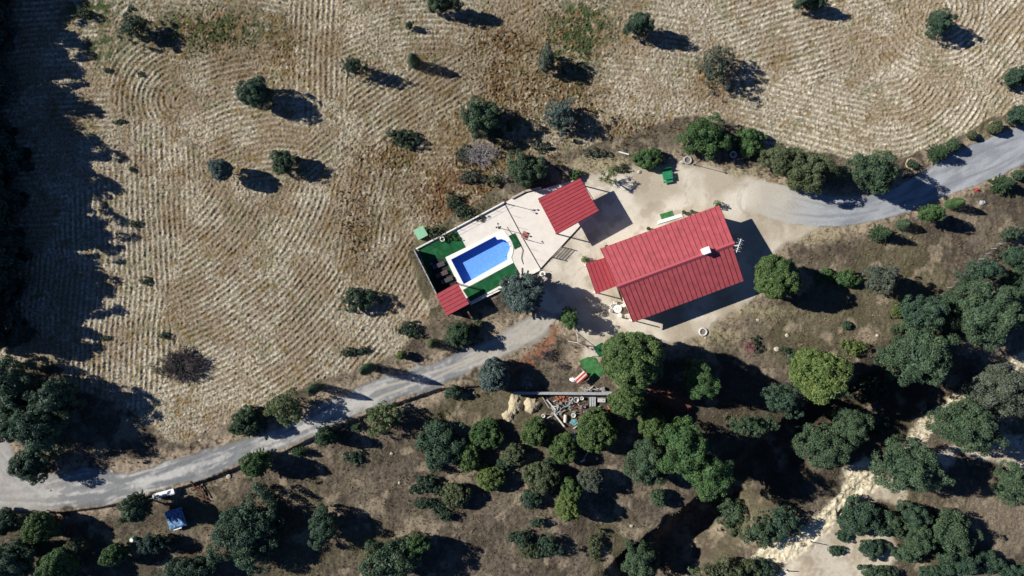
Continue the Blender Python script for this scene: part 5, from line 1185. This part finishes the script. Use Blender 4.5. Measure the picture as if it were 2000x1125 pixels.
for (p, q, l) in (((372,940),(402,975),'rusty beam, left one of the pile by the long box'),((378,945),(410,972),'rusty beam lying across the pile by the long box'),((385,968),(412,978),'short rusty beam at the pile\'s lower end'),((375,958),(398,943),'rusty rod crossing the pile by the long box'),((390,948),(406,978),'rightmost rusty beam of the pile'),
    ((92,996),(138,1006),'long rusty rod on the lower edge of the drive'),((104,998),(118,1013),'bent rusty rod crossing the long one'),((112,1008),(130,1012),'short rusty rod below the drive edge')):
    A = G(*p,0.12); B = G(*q,0.3); e = B-A; o = MB().box((0,0,0),(e.length,0.14,0.1),rot=e.to_track_quat('X','Z').to_matrix()).build('rusty_beam', M['rust']); o.location = (A+B)/2; tag(o, l, 'beam', 'rusty beams beside the drive')
# ------------------------------------------------------------------ rocks, posts, bits
def rock(px, py, r_, label, m=M['stone'], group='pale stones', fl=0.6):
    rr = np.random.RandomState(int(px*3+py)); b = MB(); b.lathe((0,0,-0.05),[(r_*0.9,0),(r_,r_*fl*0.5),(r_*0.75,r_*fl*0.95),(r_*0.3,r_*fl*1.2)],8,rr.uniform(.8,1.25),rr.uniform(.7,1.1))
    b.v = [(x+rr.uniform(-.16,.16)*r_, y+rr.uniform(-.16,.16)*r_, z+rr.uniform(-.1,.12)*r_) for x,y,z in b.v]
    o = b.build('stone', m); o.location = G(px,py); tag(o, label, 'stone', group)
for (a, b_, r_, l) in ((447,930,0.42,'pale boulder below the drive left of the spiky conifer'),(98,958,0.2,'small white stone on the gravel drive'),(392,860,0.28,'pale stone on the upper verge of the drive'),
    (925,767,0.3,'white stone right of the dark bush on the lower verge'),(765,886,0.35,'pale stone alone on the brown grass'),(1248,336,0.35,'pale stone left of the green garden bench'),(1317,343,0.3,'stone at the right end of the green garden bench'),
    (1332,317,0.38,'white stone beside the dark tyre'),(1918,396,0.6,'dark grey boulder below the road'),(1233,1027,0.3,'white stone on the faint track'),(780,943,0.25,'pale stone left of the dark bush cluster'),(1517,682,0.4,'pale stone on the brown slope below the house'),
    (1378,660,0.25,'small pale stone under the large white ring'),(1713,655,0.3,'white stone on the lip of the slope'),(1537,655,0.3,'pale stone in the middle of the brown slope'),(1480,625,0.25,'stone near the lower wall of the house'),(1265,768,0.22,'white stone right of the tallest tree'),(220,920,0.3,'grey stone on the drive by the shadow'),(1695,990,0.3,'pale rock on the sandy track')):
    rock(a, b_, r_, l, M['grey'] if 'grey' in l else M['stone'])
t = empty('red_cone', G(1907,371), 'small red object on the verge below the road', 'marker'); MB().lathe((0,0,0),[(0.3,0),(0.3,0.05),(0.13,0.08),(0.05,0.6)],12).build('body', M['red'], t); MB().box((0.1,0,0.03),(0.6,0.4,0.05)).build('foot', M['red'], t)
def post(p, q, h, r_, m, label, name='wooden_post'):
    A = G(*p); B = G(*q); e = Vector((B.x-A.x, B.y-A.y, h)); t = empty(name, A, label, 'post', 'posts by the sandy track'); MB().tube([(0,0,-0.1), e*0.5, e], [r_*1.1, r_, r_*0.85], 8).build('shaft', m, t); MB().lathe((0,0,-0.05),[(r_*2.2,0),(r_*1.5,0.12)],8).build('footing', m, t)
post((1636,1007),(1628,990),0.9,0.12,M['black'],'dark leaning post on the edge of the cream bank')
post((1532,1115),(1527,1106),2.2,0.09,M['white'],'white post at the bottom of the sandy track')
post((1583,1058),(1581,1056),1.9,0.07,M['greywood'],'thin wooden post beside the sandy track')
# tree basins: rings of earth round the small roadside trees
for (a, b_, r_, l) in ((783,692,0.95,'round the tiny yellowish conifer'),(843,669,0.95,'round the short olive cypress'),(1768,437,1.1,'round the small green conifer below the road'),(1864,396,1.1,'round the slim green cypress'),
    (1897,264,1.1,'round the smallest round bush'),(1940,247,1.0,'round the olive bush above the road'),(1857,284,1.0,'round the small round bush tree'),(1985,341,1.0,'round the low green bush at the right edge'),(1781,320,1.2,'round the scrubby bush by the round oak'),(1950,358,1.4,'round the star shaped conifer near the right edge')):
    t = empty('earth_ring', G(a,b_), 'raised earth ring '+l, 'earth ring', 'earth rings round young trees')
    rg = random.Random(int(a)); b = MB().torus((0,0,0.0), r_*0.72, 0.13, 28, 8, 1.0); b.v = [(x*(1+rg.uniform(-.05,.05)), y*(1+rg.uniform(-.05,.05)), z+rg.uniform(-.05,.03)-0.05*(x > 0.2)) for x, y, z in b.v]; b.build('bank', M['bankearth'], t)
# wire fence along the ditch on the right
A = (1757,640)
pts = [(1757,640),(1850,562),(1925,495),(1990,440)]
rt = empty('ditch_fence', G(*pts[0]), 'thin wire fence following the ditch on the right', 'fence')
prev = None
for p, q in zip(pts[:-1], pts[1:]):
    for k in range(6):
        f_ = k/6; c = G(p[0]+(q[0]-p[0])*f_, p[1]+(q[1]-p[1])*f_); rel(MB().tube([c+Vector((0,0,-.2)), c+Vector((0,0,1.2))],0.045,5),'post',M['greywood'],rt)
        if prev is not None:
            b = MB()
            for z in (0.4,0.75,1.1): b.tube([prev+Vector((0,0,z)), c+Vector((0,0,z))],0.01,4)
            rel(b,'wire',M['steel'],rt)
        prev = c
print('objects', len(bpy.data.objects), 'plants', tcount)
